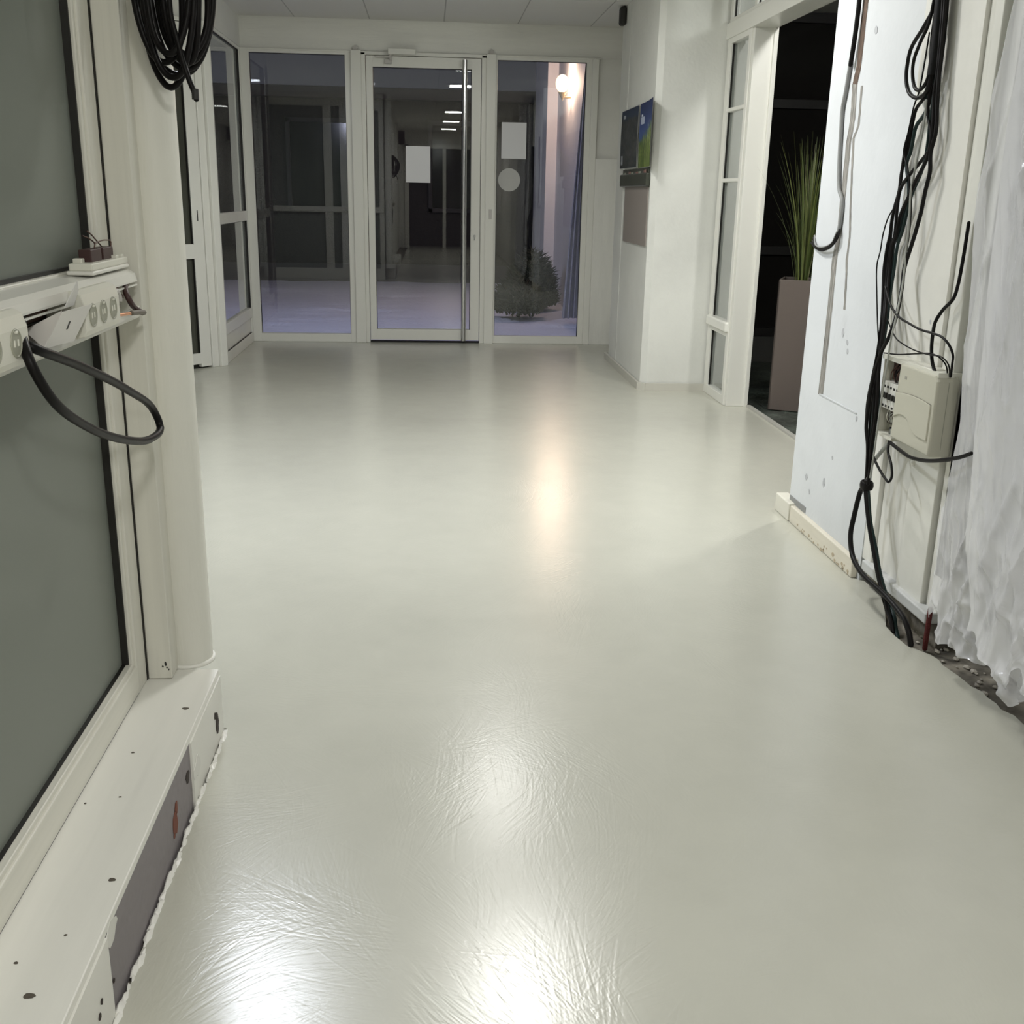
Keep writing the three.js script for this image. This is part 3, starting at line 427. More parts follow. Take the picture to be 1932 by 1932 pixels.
thing('cable_coil', 'coil of thick black cable hung on the column', 'cable coil', [-0.515, 1.49, -2.37], (g) => {
  const C = [[-0.583, -0.447, 1.522], [-0.560, -0.437, 1.534], [-0.545, -0.435, 1.545], [-0.571, -0.478, 1.494], [-0.532, -0.440, 1.556], [-0.579, -0.486, 1.540], [-0.522, -0.452, 1.538], [-0.560, -0.462, 1.510], [-0.553, -0.470, 1.552]];
  C.forEach(([a, b, y], i) => {
    const z = -2.405 + i * 0.0105, cx = (a + b) / 2, hw = (b - a) / 2, top = 1.80 + (i % 3) * 0.006, cy = (top + y) / 2, hh = (top - y) / 2, p = [];
    for (let k = 0; k < 22; k++) { const t = k / 22 * Math.PI * 2, s = Math.sin(t), narrow = s > 0 ? 1 - 0.72 * s * s : 1; p.push([cx + hw * Math.cos(t) * narrow * (1 + 0.05 * Math.sin(3 * t + i)) + (s > 0 ? (-0.53 - cx) * s * s : 0), cy + hh * s, z + 0.008 * Math.sin(t * 2 + i * 1.3)]); }
    mesh('cable_loop', tube(p, 0.0066, 90, 10, true), M.cable, g);
  });
  mesh('cable_end', capped(PATHS.tail, 0.0056, 30, 10), M.cable, g, 'loose end of the coil');
  mesh('tape', [cyl(0.0072, 0.02, -0.4655, 1.478, -2.31, 'y', 12)], mat(0.03, 0.03, 0.028, 0.6), g);
});
// ---------- right side: pillar, glazed screen and dark side room ----------
struct('wall_pillar', (g) => {
  const o = [[1.475, -8.62], [1.475, -7.275], [1.512, -7.23], [1.925, -7.23], [1.925, -7.32], [2.22, -7.32], [2.22, -8.62]];
  mesh('plaster', prism(o, 0, CEIL + 0.03), M.pillar, g);
  mesh('corner_bead', R(1.4715, 1.4765, 0.05, CEIL, -8.32, -8.27, 0.002), M.pillar, g);
  mesh('plaster', B(1.66, 1.80, 0, CEIL + 0.03, -9.66, -8.6), M.wall, g, 'recessed wall beside the entrance');
  mesh('low_panel', R(1.44, 1.66, 0.0, 1.60, -9.60, -9.52, 0.003), M.wall, g, 'low flat panel in the recess'); mesh('plaster', B(1.44, 1.68, 1.6, CEIL, -9.62, -9.58), M.wall, g);
}, 'white plastered pillar on the right of the entrance');
struct('baseboard_pillar', (g) => {
  const pts = [[1.462, -8.70], [1.462, -7.262], [1.505, -7.212], [1.93, -7.212]];
  for (let i = 0; i < 3; i++) { const [a, b] = [pts[i], pts[i + 1]], d = Math.hypot(b[0] - a[0], b[1] - a[1]), o = new THREE.BoxGeometry(d + 0.006, 0.05, 0.018); o.rotateY(-Math.atan2(b[1] - a[1], b[0] - a[0])).translate((a[0] + b[0]) / 2, 0.025, (a[1] + b[1]) / 2); mesh('skirting', o, mat(0.60, 0.585, 0.52, 0.5), g); }
}, 'low pale skirting around the pillar');
struct('window_6', (g) => {   // narrow side light with glazing bars, and the fanlight above the beam
  const x0 = 1.915, x1 = 1.965, za = -7.21, zb = -6.69;
  mesh('stile', R(x0, x1, 0, 2.27, za, -7.13), M.frame, g); mesh('stile', R(x0, x1, 0, 2.27, -6.745, zb), M.frame, g);
  mesh('rail', R(x0, x1, 0, 0.06, -7.14, -6.74), M.frame, g); mesh('rail', R(x0, x1, 0.44, 0.47, -7.14, -6.74), M.frame, g);
  mesh('rail', R(x0 - 0.022, x1, 0.468, 0.535, -7.19, -6.70, 0.014), M.frame, g, 'thick moulded cross rail');
  mesh('rail', R(x0, x1, 2.235, 2.27, -7.14, -6.74), M.frame, g);
  for (const y of [1.395, 1.825]) mesh('glazing_bar', R(x0 + 0.004, x1 - 0.006, y, y + 0.026, -7.15, -6.73, 0.009), M.frame, g);
  for (const [y0, y1] of [[0.06, 0.44], [0.535, 1.395], [1.421, 1.825], [1.851, 2.235]]) { mesh('pane', B(1.942, 1.943, y0, y1, -7.135, -6.742), M.glass, g, 'clear narrow pane'); mesh('gasket', B(1.928, 1.941, y0, y1, -7.132, -7.127), M.gasket, g); }
  // fanlight
  mesh('rail', R(x0, x1, 2.36, 2.385, -7.2, -3.9), M.frame, g); mesh('rail', R(x0, x1, 2.62, 2.66, -7.2, -3.9), M.frame, g);
  for (const z of [-7.2, -6.68, -5.9, -5.1, -4.3]) mesh('stile', R(x0 + 0.002, x1, 2.36, 2.65, z, z + 0.05), M.frame, g);
  for (const [a, b] of [[-7.15, -6.68], [-6.63, -5.9], [-5.85, -5.1], [-5.05, -4.3]]) { mesh('pane', B(1.942, 1.943, 2.38, 2.63, a, b), M.glass, g); mesh('gasket', [B(1.930, 1.941, 2.385, 2.62, a, a + 0.007)], M.gasket, g); }
}, 'narrow glazed side light and fanlight on the right');
struct('trim_3', (g) => {
  mesh('jamb_post', R(1.925, 2.045, 0, 2.27, -6.78, -6.655, 0.003), M.frame, g, 'broad white door jamb');
  mesh('stop', R(2.04, 2.066, 0, 2.29, -6.80, -6.64, 0.003), M.frame, g);
  mesh('beam', R(1.905, 2.066, 2.268, 2.362, -7.23, -4.0, 0.004), M.frame, g, 'white beam over the opening');
  mesh('threshold', B(2.055, 2.085, -0.01, 0.012, -6.64, -4.2), mat(0.45, 0.44, 0.40, 0.5), g, 'pale threshold strip');
}, 'white timber frame of the dark opening');
struct('floor_sideroom', (g) => {
  const t = dataTex(256, (u, v) => { const k = 0.35 + 0.75 * fbm(u * 7 + 2 * fbm(u * 3, v * 3, 3), v * 7, 0, 4); return [k * 0.95, k, k * 0.96]; }, true, 1.4);
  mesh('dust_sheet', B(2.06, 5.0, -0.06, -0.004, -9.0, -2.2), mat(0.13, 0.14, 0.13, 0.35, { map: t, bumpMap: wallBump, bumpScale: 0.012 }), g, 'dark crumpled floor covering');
}, 'dark floor of the side room');
struct('wall_sideroom', (g) => {
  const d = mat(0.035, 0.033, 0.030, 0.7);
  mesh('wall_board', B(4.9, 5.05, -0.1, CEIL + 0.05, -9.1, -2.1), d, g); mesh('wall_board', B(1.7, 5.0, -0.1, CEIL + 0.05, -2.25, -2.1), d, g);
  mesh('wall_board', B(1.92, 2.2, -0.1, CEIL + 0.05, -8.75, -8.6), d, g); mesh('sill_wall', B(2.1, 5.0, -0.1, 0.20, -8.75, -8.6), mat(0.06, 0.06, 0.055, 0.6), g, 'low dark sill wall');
}, 'dark walls of the side room');
struct('window_7', (g) => {   // night window of the side room with dark mullions
  const f = mat(0.010, 0.009, 0.008, 0.5);
  for (const x of [2.2, 2.62, 3.35, 4.1, 4.85]) mesh('mullion', R(x, x + 0.07, 0.2, 2.66, -8.74, -8.66), f, g);
  for (const y of [0.2, 0.86, 1.98, 2.6]) mesh('transom', R(2.2, 4.9, y, y + 0.07, -8.735, -8.665), f, g);
  for (const [a, b] of [[2.25, 2.63], [2.68, 3.36], [3.41, 4.11], [4.16, 4.86]]) for (const [y0, y1] of [[0.26, 0.87], [0.92, 1.99], [2.04, 2.61]]) mesh('pane', B(a, b, y0, y1, -8.705, -8.70), mat(0.016, 0.015, 0.014, 0.12, { specularIntensity: 0.4 }), g);
}, 'dark night window with black mullions');
thing('globe_lamp', 'round globe lamp under the ceiling of the dark side room', 'lamp', [2.26, 2.66, -4.9], (g) => {
  mesh('mount', cyl(0.05, 0.05, 2.26, 2.655, -4.9, 'y', 20), M.absWhite, g);
  mesh('globe', new THREE.SphereGeometry(0.09, 24, 18).translate(2.26, 2.545, -4.9), new THREE.MeshStandardMaterial({ color: 0xffffff, emissive: lin(...WARM), emissiveIntensity: 8 }), g, 'glowing white globe');
  const l = new THREE.PointLight(lin(...WARM), 5); l.position.set(2.26, 2.545, -4.9); l.castShadow = true; l.shadow.radius = 3; scene.add(l);
});

// potted grass
thing('potted_grass', 'tall taupe planter with upright green grass in the opening', 'potted plant', [2.36, 0, -6.62], (g) => {
  const w = 0.15, y1 = 0.82, a = 0.42, pot = new THREE.Group(); pot.name = 'planter'; g.add(pot);
  const m = M.taupe, t = 0.012, q = (n, geo, mm) => mesh(n, geo, mm, pot);
  q('wall', R(-w, w, 0, y1, w - t, w, 0.003), m); q('wall', R(-w, w, 0, y1, -w, -w + t, 0.003), m); q('wall', R(-w, -w + t, 0, y1, -w, w, 0.003), m); q('wall', R(w - t, w, 0, y1, -w, w, 0.003), m);
  q('soil', B(-w + t, w - t, 0.70, 0.74, -w + t, w - t), M.dark);
  pot.position.set(2.37, 0, -6.63); pot.rotation.y = -a;
  const greens = [mat(0.075, 0.10, 0.022, 0.5, { side: THREE.DoubleSide }), mat(0.11, 0.13, 0.03, 0.5, { side: THREE.DoubleSide }), mat(0.05, 0.07, 0.016, 0.5, { side: THREE.DoubleSide }), mat(0.20, 0.21, 0.10, 0.5, { side: THREE.DoubleSide })];
  for (let i = 0; i < 110; i++) {
    const th = rr(0, 6.283), r0 = rr(0, 0.05), h = rr(0.45, 1.0), lean = rr(0.0, 0.20) * (rnd() < 0.25 ? 1.7 : 1), w0 = rr(0.0025, 0.0055), side = th + Math.PI / 2, bx = 2.34 + Math.cos(th) * r0, bz = -6.6 + Math.sin(th) * r0;
    const geo = sheet(1, 8, (u, v) => { const k = (u - 0.5) * 2 * w0 * (1 - v * v * 0.9), d = lean * (0.35 * v + 0.65 * v * v); return [bx + Math.cos(th) * d + Math.cos(side) * k, 0.74 + h * v - lean * 0.25 * v * v * v, bz + Math.sin(th) * d + Math.sin(side) * k]; });
    mesh('blade', geo, greens[i % 7 === 0 ? 3 : i % 3], g);
  }
});

// wall speaker, posters, brochure rack on the pillar
thing('wall_speaker', 'narrow black speaker mounted high on the pillar', 'speaker', [1.45, 2.53, -8.5], (g) => {
  mesh('body', R(1.425, 1.475, 2.515, 2.645, -8.56, -8.47, 0.02), mat(0.018, 0.017, 0.015, 0.6), g); mesh('bracket', R(1.46, 1.478, 2.56, 2.6, -8.53, -8.50), M.dark, g);
});
function poster(kind) {
  const c = document.createElement('canvas'); c.width = 256; c.height = 384; const x = c.getContext('2d');
  if (kind) {
    const gr = x.createLinearGradient(0, 0, 0, 384); gr.addColorStop(0, '#1a2a58'); gr.addColorStop(0.55, '#3a5590'); gr.addColorStop(0.62, '#5a7050'); gr.addColorStop(1, '#3c4a1e'); x.fillStyle = gr; x.fillRect(0, 0, 256, 384);
    for (let i = 0; i < 900; i++) { const px = rr(0, 256), top = 235 - px * 0.42 + rr(-30, 40); x.strokeStyle = ['#5e7a2c', '#7c8f3a', '#3f5420', '#94a05a', '#2c3c1c'][i % 5]; x.lineWidth = rr(1, 4); x.beginPath(); x.moveTo(px, 384); x.quadraticCurveTo(px + rr(-10, 10), (384 + top) / 2, px + rr(-24, 24), top + rr(0, 140)); x.stroke(); }
    for (let i = 0; i < 40; i++) { x.fillStyle = `rgba(215,220,190,${rr(0.2, 0.6)})`; x.beginPath(); x.ellipse(rr(150, 250), rr(120, 260), rr(2, 5), rr(5, 12), 0, 0, 7); x.fill(); }
    x.fillStyle = '#b9c2d6'; x.fillRect(22, 82, 62, 44); x.fillStyle = '#dfe4ee'; x.fillRect(26, 66, 22, 14);
  } else {
    x.fillStyle = '#1c2430'; x.fillRect(0, 0, 256, 384); x.fillStyle = '#1d2d46'; x.fillRect(0, 0, 256, 66);
    for (let i = 0; i < 240; i++) { const k = Math.floor(rr(34, 92)); x.fillStyle = `rgba(${k},${k + 2},${k},${rr(0.2, 0.5)})`; x.beginPath(); x.ellipse(rr(10, 246), rr(70, 370), rr(6, 34), rr(6, 34), rr(0, 3), 0, 7); x.fill(); }
    x.fillStyle = '#a8acb4'; x.fillRect(30, 32, 34, 22); x.fillRect(14, 300, 26, 62); x.fillStyle = '#6b7078'; for (let i = 0; i < 6; i++) x.fillRect(16, 306 + i * 9, 20, 3);
  }
  return texSetup(new THREE.CanvasTexture(c), true, 1);
}
function posterMesh(z0, z1, y0, y1, kind, label, tilt) {   // thin curled sheet on the corridor face of the pillar
  thing('poster', label, 'poster', [1.47, y0, (z0 + z1) / 2], (g) => {
    const geo = sheet(10, 12, (u, v) => [1.4715 - 0.004 - tilt * u * u * 0.02 - 0.003 * Math.sin(v * 3.1), y0 + (y1 - y0) * v, z0 + (z1 - z0) * u]);
    mesh('print', geo, new THREE.MeshStandardMaterial({ map: poster(kind), roughness: 0.45, side: THREE.DoubleSide }), g);
    mesh('backing_sheet', sheet(10, 12, (u, v) => [1.4725 - 0.003 - tilt * u * u * 0.02 - 0.003 * Math.sin(v * 3.1), y0 - 0.003 + (y1 - y0 + 0.01) * v, z0 - 0.006 + (z1 - z0 + 0.016) * u]), new THREE.MeshStandardMaterial({ color: lin(0.7, 0.7, 0.68), roughness: 0.6, side: THREE.DoubleSide }), g);
  }, 'posters on the pillar');
}
posterMesh(-8.44, -7.76, 1.497, 1.905, 0, 'dark poster with deep blue top edge on the pillar', 0.2);
posterMesh(-7.71, -7.14, 1.488, 1.908, 1, 'blue sky and green meadow poster on the pillar corner', 1.6);
thing('brochure_rack', 'dark brochure rack with leaflets below the posters', 'rack', [1.45, 1.36, -7.8], (g) => {
  mesh('back', R(1.464, 1.4745, 1.36, 1.485, -8.28, -7.30, 0.003), mat(0.05, 0.055, 0.042, 0.3), g);
  mesh('tray', R(1.444, 1.474, 1.362, 1.452, -8.29, -7.28, 0.012), mat(0.055, 0.06, 0.045, 0.25), g);
  for (let i = 0; i < 9; i++) mesh('leaflet', B(1.450, 1.455, 1.40, 1.458 + rr(0, 0.02), -8.16 + i * 0.095, -8.10 + i * 0.095), [mat(0.30, 0.32, 0.25, 0.4), mat(0.07, 0.07, 0.06, 0.4), mat(0.24, 0.13, 0.11, 0.4)][i % 3], g);
});
tag(mesh('hanging_board', R(1.466, 1.4745, 0.972, 1.362, -8.17, -7.31, 0.002), mat(0.30, 0.265, 0.24, 0.6)), 'plain taupe board hanging under the brochure rack', 'board');

// ---------- right foreground wall ----------
struct('wall_right', (g) => {
  mesh('plaster', B(1.53, 1.92, 0, CEIL + 0.03, -4.22, -3.44), M.wallBlue, g, 'bluish white plaster');
  mesh('cover_panel', B(1.524, 1.75, 0.80, CEIL + 0.03, -3.442, -3.06), M.board, g, 'cream painted panel behind the cables');
  mesh('plaster', B(1.66, 1.92, 0, CEIL + 0.03, -3.44, 8.1), M.wall, g);
  mesh('plaster', B(1.53, 1.70, 0, CEIL + 0.03, 1.2, 8.1), M.wall, g);
  // plaster chases filled with grey mortar, one still showing brown above
  const rib = (rows, i0, i1, x) => { const q = rows.slice(i0, i1), n = q.length - 1; return sheet(1, n * 6, (u, v) => { const f = v * n, i = Math.min(n - 1, Math.floor(f)), t = f - i, L = (k) => q[i][k] + (q[i + 1][k] - q[i][k]) * t, w = 0.004 * (vnoise(f * 9, u * 7) - 0.5); return [x, L(u ? 2 : 0), L(u ? 3 : 1) + w]; }); };
  const mortar = mat(0.46, 0.46, 0.45, 0.9, { map: M.concrete.map, side: THREE.DoubleSide });
  mesh('mortar_chase', [rib(PATHS.chase1, 4, 14, 1.5292), rib(PATHS.chase2, 0, 9, 1.5292)], mortar, g, 'grey mortar filled chase');
  mesh('open_chase', rib(PATHS.chase1, 0, 5, 1.5291), mat(0.21, 0.15, 0.12, 0.9, { map: M.concrete.map, side: THREE.DoubleSide }), g, 'brown open chase above');
  const marks = []; for (const [y, z, r] of [[0.22, -4.05, 0.012], [0.245, -3.86, 0.014], [0.17, -4.0, 0.009], [1.86, -3.83, 0.013], [0.83, -3.83, 0.012], [0.80, -3.78, 0.009], [0.77, -3.77, 0.008], [0.95, -3.14, 0.006], [0.36, -3.8, 0.007], [0.55, -3.62, 0.008]]) marks.push(blob(10, r, 1.2, 0.0005).rotateY(-Math.PI / 2).translate(z < -3.44 ? 1.5293 : 1.5236, y, z));
  mesh('scuff_mark', marks, mat(0.50, 0.51, 0.53, 0.8), g, 'small grey scuff marks');
  mesh('plaster_ridge', R(1.5275, 1.532, 0.565, 0.572, -4.0, -3.62, 0.002), M.wallBlue, g);
}, 'white foreground wall on the right with cable chases');
struct('baseboard_right', (g) => {
  const cream = mat(0.76, 0.715, 0.60, 0.5, { map: plasterTone });
  mesh('skirting_board', R(1.507, 1.531, 0, 0.072, -4.14, -3.46, 0.006), cream, g, 'cream skirting board');
  mesh('skirting_end', R(1.503, 1.56, 0, 0.078, -4.32, -4.145, 0.006), mat(0.74, 0.72, 0.63, 0.5), g, 'white end piece of the skirting');
  mesh('grey_strip', B(1.527, 1.5305, 0.075, 0.098, -4.21, -4.02), M.painted, g);
  const c = []; for (let i = 0; i < 26; i++) c.push(blob(8, rr(0.004, 0.012), 0.7, 0.0008).rotateY(-Math.PI / 2).translate(1.5068, rr(0.004, 0.03), rr(-4.05, -3.48)));
  mesh('chip', c, mat(0.50, 0.42, 0.30, 0.9), g, 'worn chips along the lower edge');
}, 'worn cream skirting of the right wall');
struct('window_8', (g) => {   // window frame behind the plastic sheet
  for (const [z0, z1, x, m] of [[-3.44, -3.368, 1.532, M.board], [-3.36, -3.175, 1.545, M.board], [-3.165, -2.985, 1.535, M.frame], [-2.975, -2.90, 1.55, M.board]]) mesh('board', R(x, 1.66, 0.085, 0.80, z0, z1, 0.004), m, g);
  mesh('groove', [B(1.56, 1.62, 0.09, 0.8, -3.37, -3.355), B(1.56, 1.62, 0.09, 0.8, -3.178, -3.162), B(1.56, 1.62, 0.09, 2.6, -2.988, -2.972)], M.painted, g);
  mesh('upright', R(1.535, 1.66, 0.80, 2.65, -3.055, -3.012, 0.005), M.frame, g); mesh('upright', R(1.522, 1.66, 0.80, 2.65, -3.005, -2.955, 0.005), M.frame, g); mesh('upright', R(1.55, 1.66, 0.2, 2.65, -2.95, -2.90, 0.004), M.frame, g);
  mesh('low_ledge', R(1.515, 1.66, 0.055, 0.092, -3.40, -2.90, 0.006), mat(0.62, 0.63, 0.62, 0.6, { map: plasterTone }), g, 'rough white ledge below the boards');
  mesh('base_block', B(1.55, 1.70, -0.02, 0.056, -3.42, -2.88), M.concrete, g);
  mesh('masonry', B(1.67, 1.76, -0.02, 0.30, -2.9, 1.2), mat(0.50, 0.42, 0.33, 0.9, { map: M.concrete.map, bumpMap: wallBump, bumpScale: 0.01 }), g, 'rough tan masonry below the window');
  mesh('frame_rail', R(1.60, 1.66, 0.30, 0.38, -2.9, 1.2), M.frame, g); mesh('frosted_pane', B(1.63, 1.64, 0.38, 2.5, -2.9, 1.2), mat(0.45, 0.46, 0.46, 0.5), g);
  mesh('knob', new THREE.SphereGeometry(0.011, 14, 10).translate(1.535, 0.505, -3.15), M.absWhite, g);
}, 'white frame boards beside and behind the plastic sheet');
// distribution box
thing('distribution_box', 'open beige electrical distribution box under the black cables', 'distribution box', [1.49, 0.585, -3.12], (g) => {
  mesh('back_box', [B(1.515, 1.545, 0.56, 0.825, -3.325, -2.94), B(1.47, 1.52, 0.812, 0.826, -3.325, -2.935), B(1.47, 1.52, 0.565, 0.575, -3.325, -3.19), B(1.478, 1.52, 0.565, 0.825, -3.328, -3.322)], M.abs, g, 'pale open back box');
  for (const [y0, y1] of [[0.745, 0.812], [0.60, 0.648]]) mesh('cavity', B(1.508, 1.516, y0, y1, -3.32, -3.19), M.terminal, g, 'dark wiring cavity');
  for (let i = 0; i < 5; i++) {
    const z = -3.312 + i * 0.0235, b = mesh('breaker', R(1.478, 1.515, 0.655, 0.742, z, z + 0.0225, 0.0015), M.absWhite, g, 'white circuit breaker');
    mesh('toggle', R(1.470, 1.480, 0.688, 0.706, z + 0.006, z + 0.0165, 0.001), M.dark, b, 'black breaker switch');
    for (const y of [0.722, 0.660]) mesh('terminal_slot', B(1.4765, 1.4785, y, y + 0.007, z + 0.006, z + 0.016), M.dark, b);
  }
  for (let i = 0; i < 14; i++) { const z = -3.305 + rr(0, 0.105), up = i % 2; mesh('inner_wire', tube([[1.495, up ? 0.742 : 0.655, z], [1.488 + rr(-0.008, 0.008), up ? 0.77 : 0.63, z + rr(-0.02, 0.02)], [1.505, up ? 0.80 : 0.605, z + rr(-0.03, 0.03)]], 0.0018, 12, 5), [M.cableGrey, M.cableBrown, M.abs, M.cable][i % 4], g, 'thin wire in the open box'); }
  const P = [[-3.185, 0.585], [-2.932, 0.585], [-2.932, 0.80], [-2.945, 0.812], [-3.172, 0.812]];   // cover outline in z, y
  const sh = new THREE.Shape(P.map(([z, y]) => new THREE.Vector2(z, y)));
  const cover = mesh('cover', new THREE.ExtrudeGeometry(sh, { depth: 0.055, bevelEnabled: true, bevelSize: 0.006, bevelThickness: 0.008, bevelSegments: 3 }).rotateY(-Math.PI / 2).translate(1.527, 0, 0), M.cabinet, g, 'beige box cover');
  const fl = new THREE.Shape(); fl.moveTo(-3.176, 0.725); fl.quadraticCurveTo(-3.06, 0.742, -2.944, 0.728); fl.lineTo(-2.944, 0.625); fl.lineTo(-2.985, 0.625); fl.quadraticCurveTo(-3.03, 0.625, -3.06, 0.65); fl.quadraticCurveTo(-3.11, 0.685, -3.176, 0.682 - 0.03); fl.closePath();
  mesh('flap', new THREE.ExtrudeGeometry(fl, { depth: 0.003, bevelEnabled: true, bevelSize: 0.002, bevelThickness: 0.002, bevelSegments: 2 }).rotateY(-Math.PI / 2).translate(1.4645, 0, 0), M.cabinet, cover, 'curved hinged flap');
  mesh('flap_gap', tube([[1.4628, 0.7275, -3.178], [1.4628, 0.736, -3.06], [1.4628, 0.7305, -2.942]], 0.0018, 20, 6), mat(0.20, 0.19, 0.15, 0.7), cover);
  mesh('badge', B(1.4632, 1.4642, 0.775, 0.785, -3.135, -3.122), mat(0.35, 0.34, 0.30, 0.5), cover, 'tiny grey square badge');
  mesh('side_seam', B(1.500, 1.502, 0.60, 0.80, -2.9265, -2.9255), M.absDeep, cover);
  mesh('cable_gland', [R(1.475, 1.515, 0.815, 0.828, -3.05, -2.985, 0.003), R(1.475, 1.515, 0.815, 0.824, -2.97, -2.94, 0.003)], M.abs, cover);
});

// cables of the right wall: name, path, radius, material, label
const RC = [
  ['c1', 0.0065, 'cable', 'thickest black cable on the right edge of the wall bundle'], ['c3', 0.0055, 'cable', 'black cable on the left edge of the wall bundle beside the box'], ['c4', 0.0055, 'cable', 'black cable nearest the wall, second from the left in the bundle'], ['c5', 0.0055, 'cable', 'black cable swinging left across the middle of the bundle'], ['c6', 0.006, 'cable', 'black cable just left of the thickest one in the bundle'],
  ['c10', 0.006, 'cableGreen', 'dark green cable bending left just below the two loops'], ['c11', 0.0055, 'cableGreen', 'dark green cable on the right of the lower bundle'],
  ['c7', 0.0032, 'cableGrey', 'thin grey cable running in front of the black bundle'], ['c8', 0.0026, 'cable', 'thin wavy black wire ending halfway down the bundle'], ['c9', 0.0024, 'cable', 'thin black wire bowing left of the bundle above the box'],
  ['loopA', 0.0062, 'cable', 'outer of two black cable loops at the top of the bundle'], ['loopB', 0.0055, 'cable', 'inner of two black cable loops at the top of the bundle'],
  ['d1', 0.0088, 'cable', 'thick black cable bulging left just above the floor'], ['d2', 0.0075, 'cableGreen', 'dark green cable running straight down into the floor hole'], ['d3', 0.007, 'cable', 'black cable between the bulging and the green one'],
  ['wA', 0.0036, 'cable', 'upper arching wire from the bundle into the box'], ['wB', 0.0022, 'cable', 'sagging thin wire below the arching wire above the box'], ['wC', 0.0022, 'cable', 'nearly level thin wire just above the box'],
  ['wD', 0.0052, 'cable', 'black cable dropping into the box top from the plastic sheet'], ['wE', 0.0058, 'cable', 'black cable passing below the box to the plastic sheet'],
  ['wF', 0.0042, 'cable', 'small hairpin loop of cable under the box'], ['wG', 0.0065, 'cableGrey', 'stubby grey cable rising into the open box bottom'],
];
for (const [k, r, m, label] of RC) tag(mesh('cable', capped(PATHS[k], r, PATHS[k].length * 6, 8), M[m]), label, 'cable', /^c/.test(k) ? 'cables of the hanging wall bundle' : undefined);
tag(mesh('cable_tie', new THREE.TorusGeometry(0.021, 0.006, 8, 28).rotateX(Math.PI / 2).scale(0.8, 2.4, 1.05).translate(1.463, 0.386, -3.316), M.cable), 'black tape band gathering the bundle above the floor', 'cable tie');
thing('cable_sleeve', 'black heat shrink sleeve around the cable bundle near the top', 'cable sleeve', [1.458, 1.66, -3.18], (g) => {
  mesh('tube', tube([[1.496, 1.95, -3.284], [1.496, 1.88, -3.277], [1.496, 1.78, -3.268], [1.496, 1.70, -3.266], [1.496, 1.66, -3.268]], 0.02, 30, 14), mat(0.008, 0.008, 0.008, 0.5, { specularIntensity: 0.25 }), g);
});
thing('painted_cable', 'black cable painted grey lower down on the plaster wall', 'cable', PATHS.upB[8], (g) => {
  mesh('black_length', capped(PATHS.upA, 0.0085, 24, 10), M.cable, g); mesh('painted_length', capped(PATHS.upB, 0.0075, 50, 10), M.painted, g, 'grey painted length');
  for (let i = 0; i < 4; i++) mesh('strand', tube(PATHS['st' + i], 0.0032, 30, 6), i ? M.cable : M.painted, g, 'loose strand at the end');
});
tag(mesh('cable', capped(PATHS.red, 0.008, 16, 8), mat(0.16, 0.022, 0.02, 0.7, { bumpMap: wallBump, bumpScale: 0.01 })), 'short dark red cable stub sticking out of the floor', 'cable');

// plastic sheet
{
  const film = mat(0.90, 0.90, 0.92, 0.16, { transmission: 0.42, thickness: 0, ior: 1.45, side: THREE.DoubleSide });
  const rdg = (n) => 1 - Math.abs(2 * n - 1);
  const lerpTab = (T, y) => { for (let i = 1; i < T.length; i++) if (y <= T[i][0]) { const [a, b] = T[i - 1], [c, d] = T[i]; return b + (d - b) * Math.max(0, (y - a) / (c - a)); } return T[T.length - 1][1]; };
  const surf = (edge, z1, x0, hem, s0) => (u, v) => {   // v from the hem up
    const q = Math.pow(u, 1.5), h = hem(q), y = h + (2.62 - h) * Math.pow(v, 1.2), z0 = lerpTab(edge, y), z = z0 + (z1 - z0) * q, low = Math.exp(-(y - 0.12) * 2.6), k = 0.35 + 0.65 * Math.min(1, q * 7);
    let x = 0.075 * (fbm(z * 2.6 + s0, y * 0.6 + s0, 0, 2) - 0.5) - 0.018 * Math.pow(rdg(vnoise(z * 8 + y * 1.6 + s0, y * 0.9 - z)), 4) - 0.012 * Math.pow(rdg(vnoise(z * 15 - y * 2.4, y * 2.2 + s0)), 5) - 0.006 * Math.pow(rdg(vnoise(z * 30 + y * 9, y * 8 + s0)), 4);
    x -= low * (0.07 * (fbm(z * 9 + s0, y * 7, 0, 3) - 0.42) + 0.018 * Math.pow(rdg(vnoise(z * 22 + y * 8, y * 14)), 3));
    return [x0 + k * x, y + 0.012 * low * (vnoise(z * 25, y * 20 + s0) - 0.5), z + 0.012 * (vnoise(y * 7, s0 + 3) - 0.5) + 0.025 * low * (vnoise(z * 14, y * 12) - 0.5)];
  };
  thing('plastic_sheet', 'crumpled translucent plastic sheet hanging over the right window', 'plastic sheet', [1.5, 0.12, -2.2], (g) => {
    const E1 = [[0, -2.80], [0.22, -2.82], [0.38, -2.835], [0.55, -2.80], [0.70, -2.80], [0.85, -2.82], [1.0, -2.836], [1.16, -2.868], [1.35, -2.886], [1.6, -2.868], [1.75, -2.84], [2.7, -2.78]];
    const E2 = [[0, -2.47], [0.14, -2.53], [0.26, -2.52], [0.46, -2.60], [0.66, -2.62], [1.0, -2.66], [1.5, -2.70], [2.7, -2.66]];
    mesh('film', sheet(230, 240, surf(E1, -1.2, 1.49, (u) => 0.085 + 0.06 * vnoise(u * 34, 2) + 0.02 * Math.sin(u * 60), 3)), film, g);
    mesh('film_fold', sheet(150, 220, surf(E2, -1.6, 1.445, (u) => 0.13 + 0.10 * vnoise(u * 22, 8), 11)), film, g, 'second crumpled layer in front');
  });
}

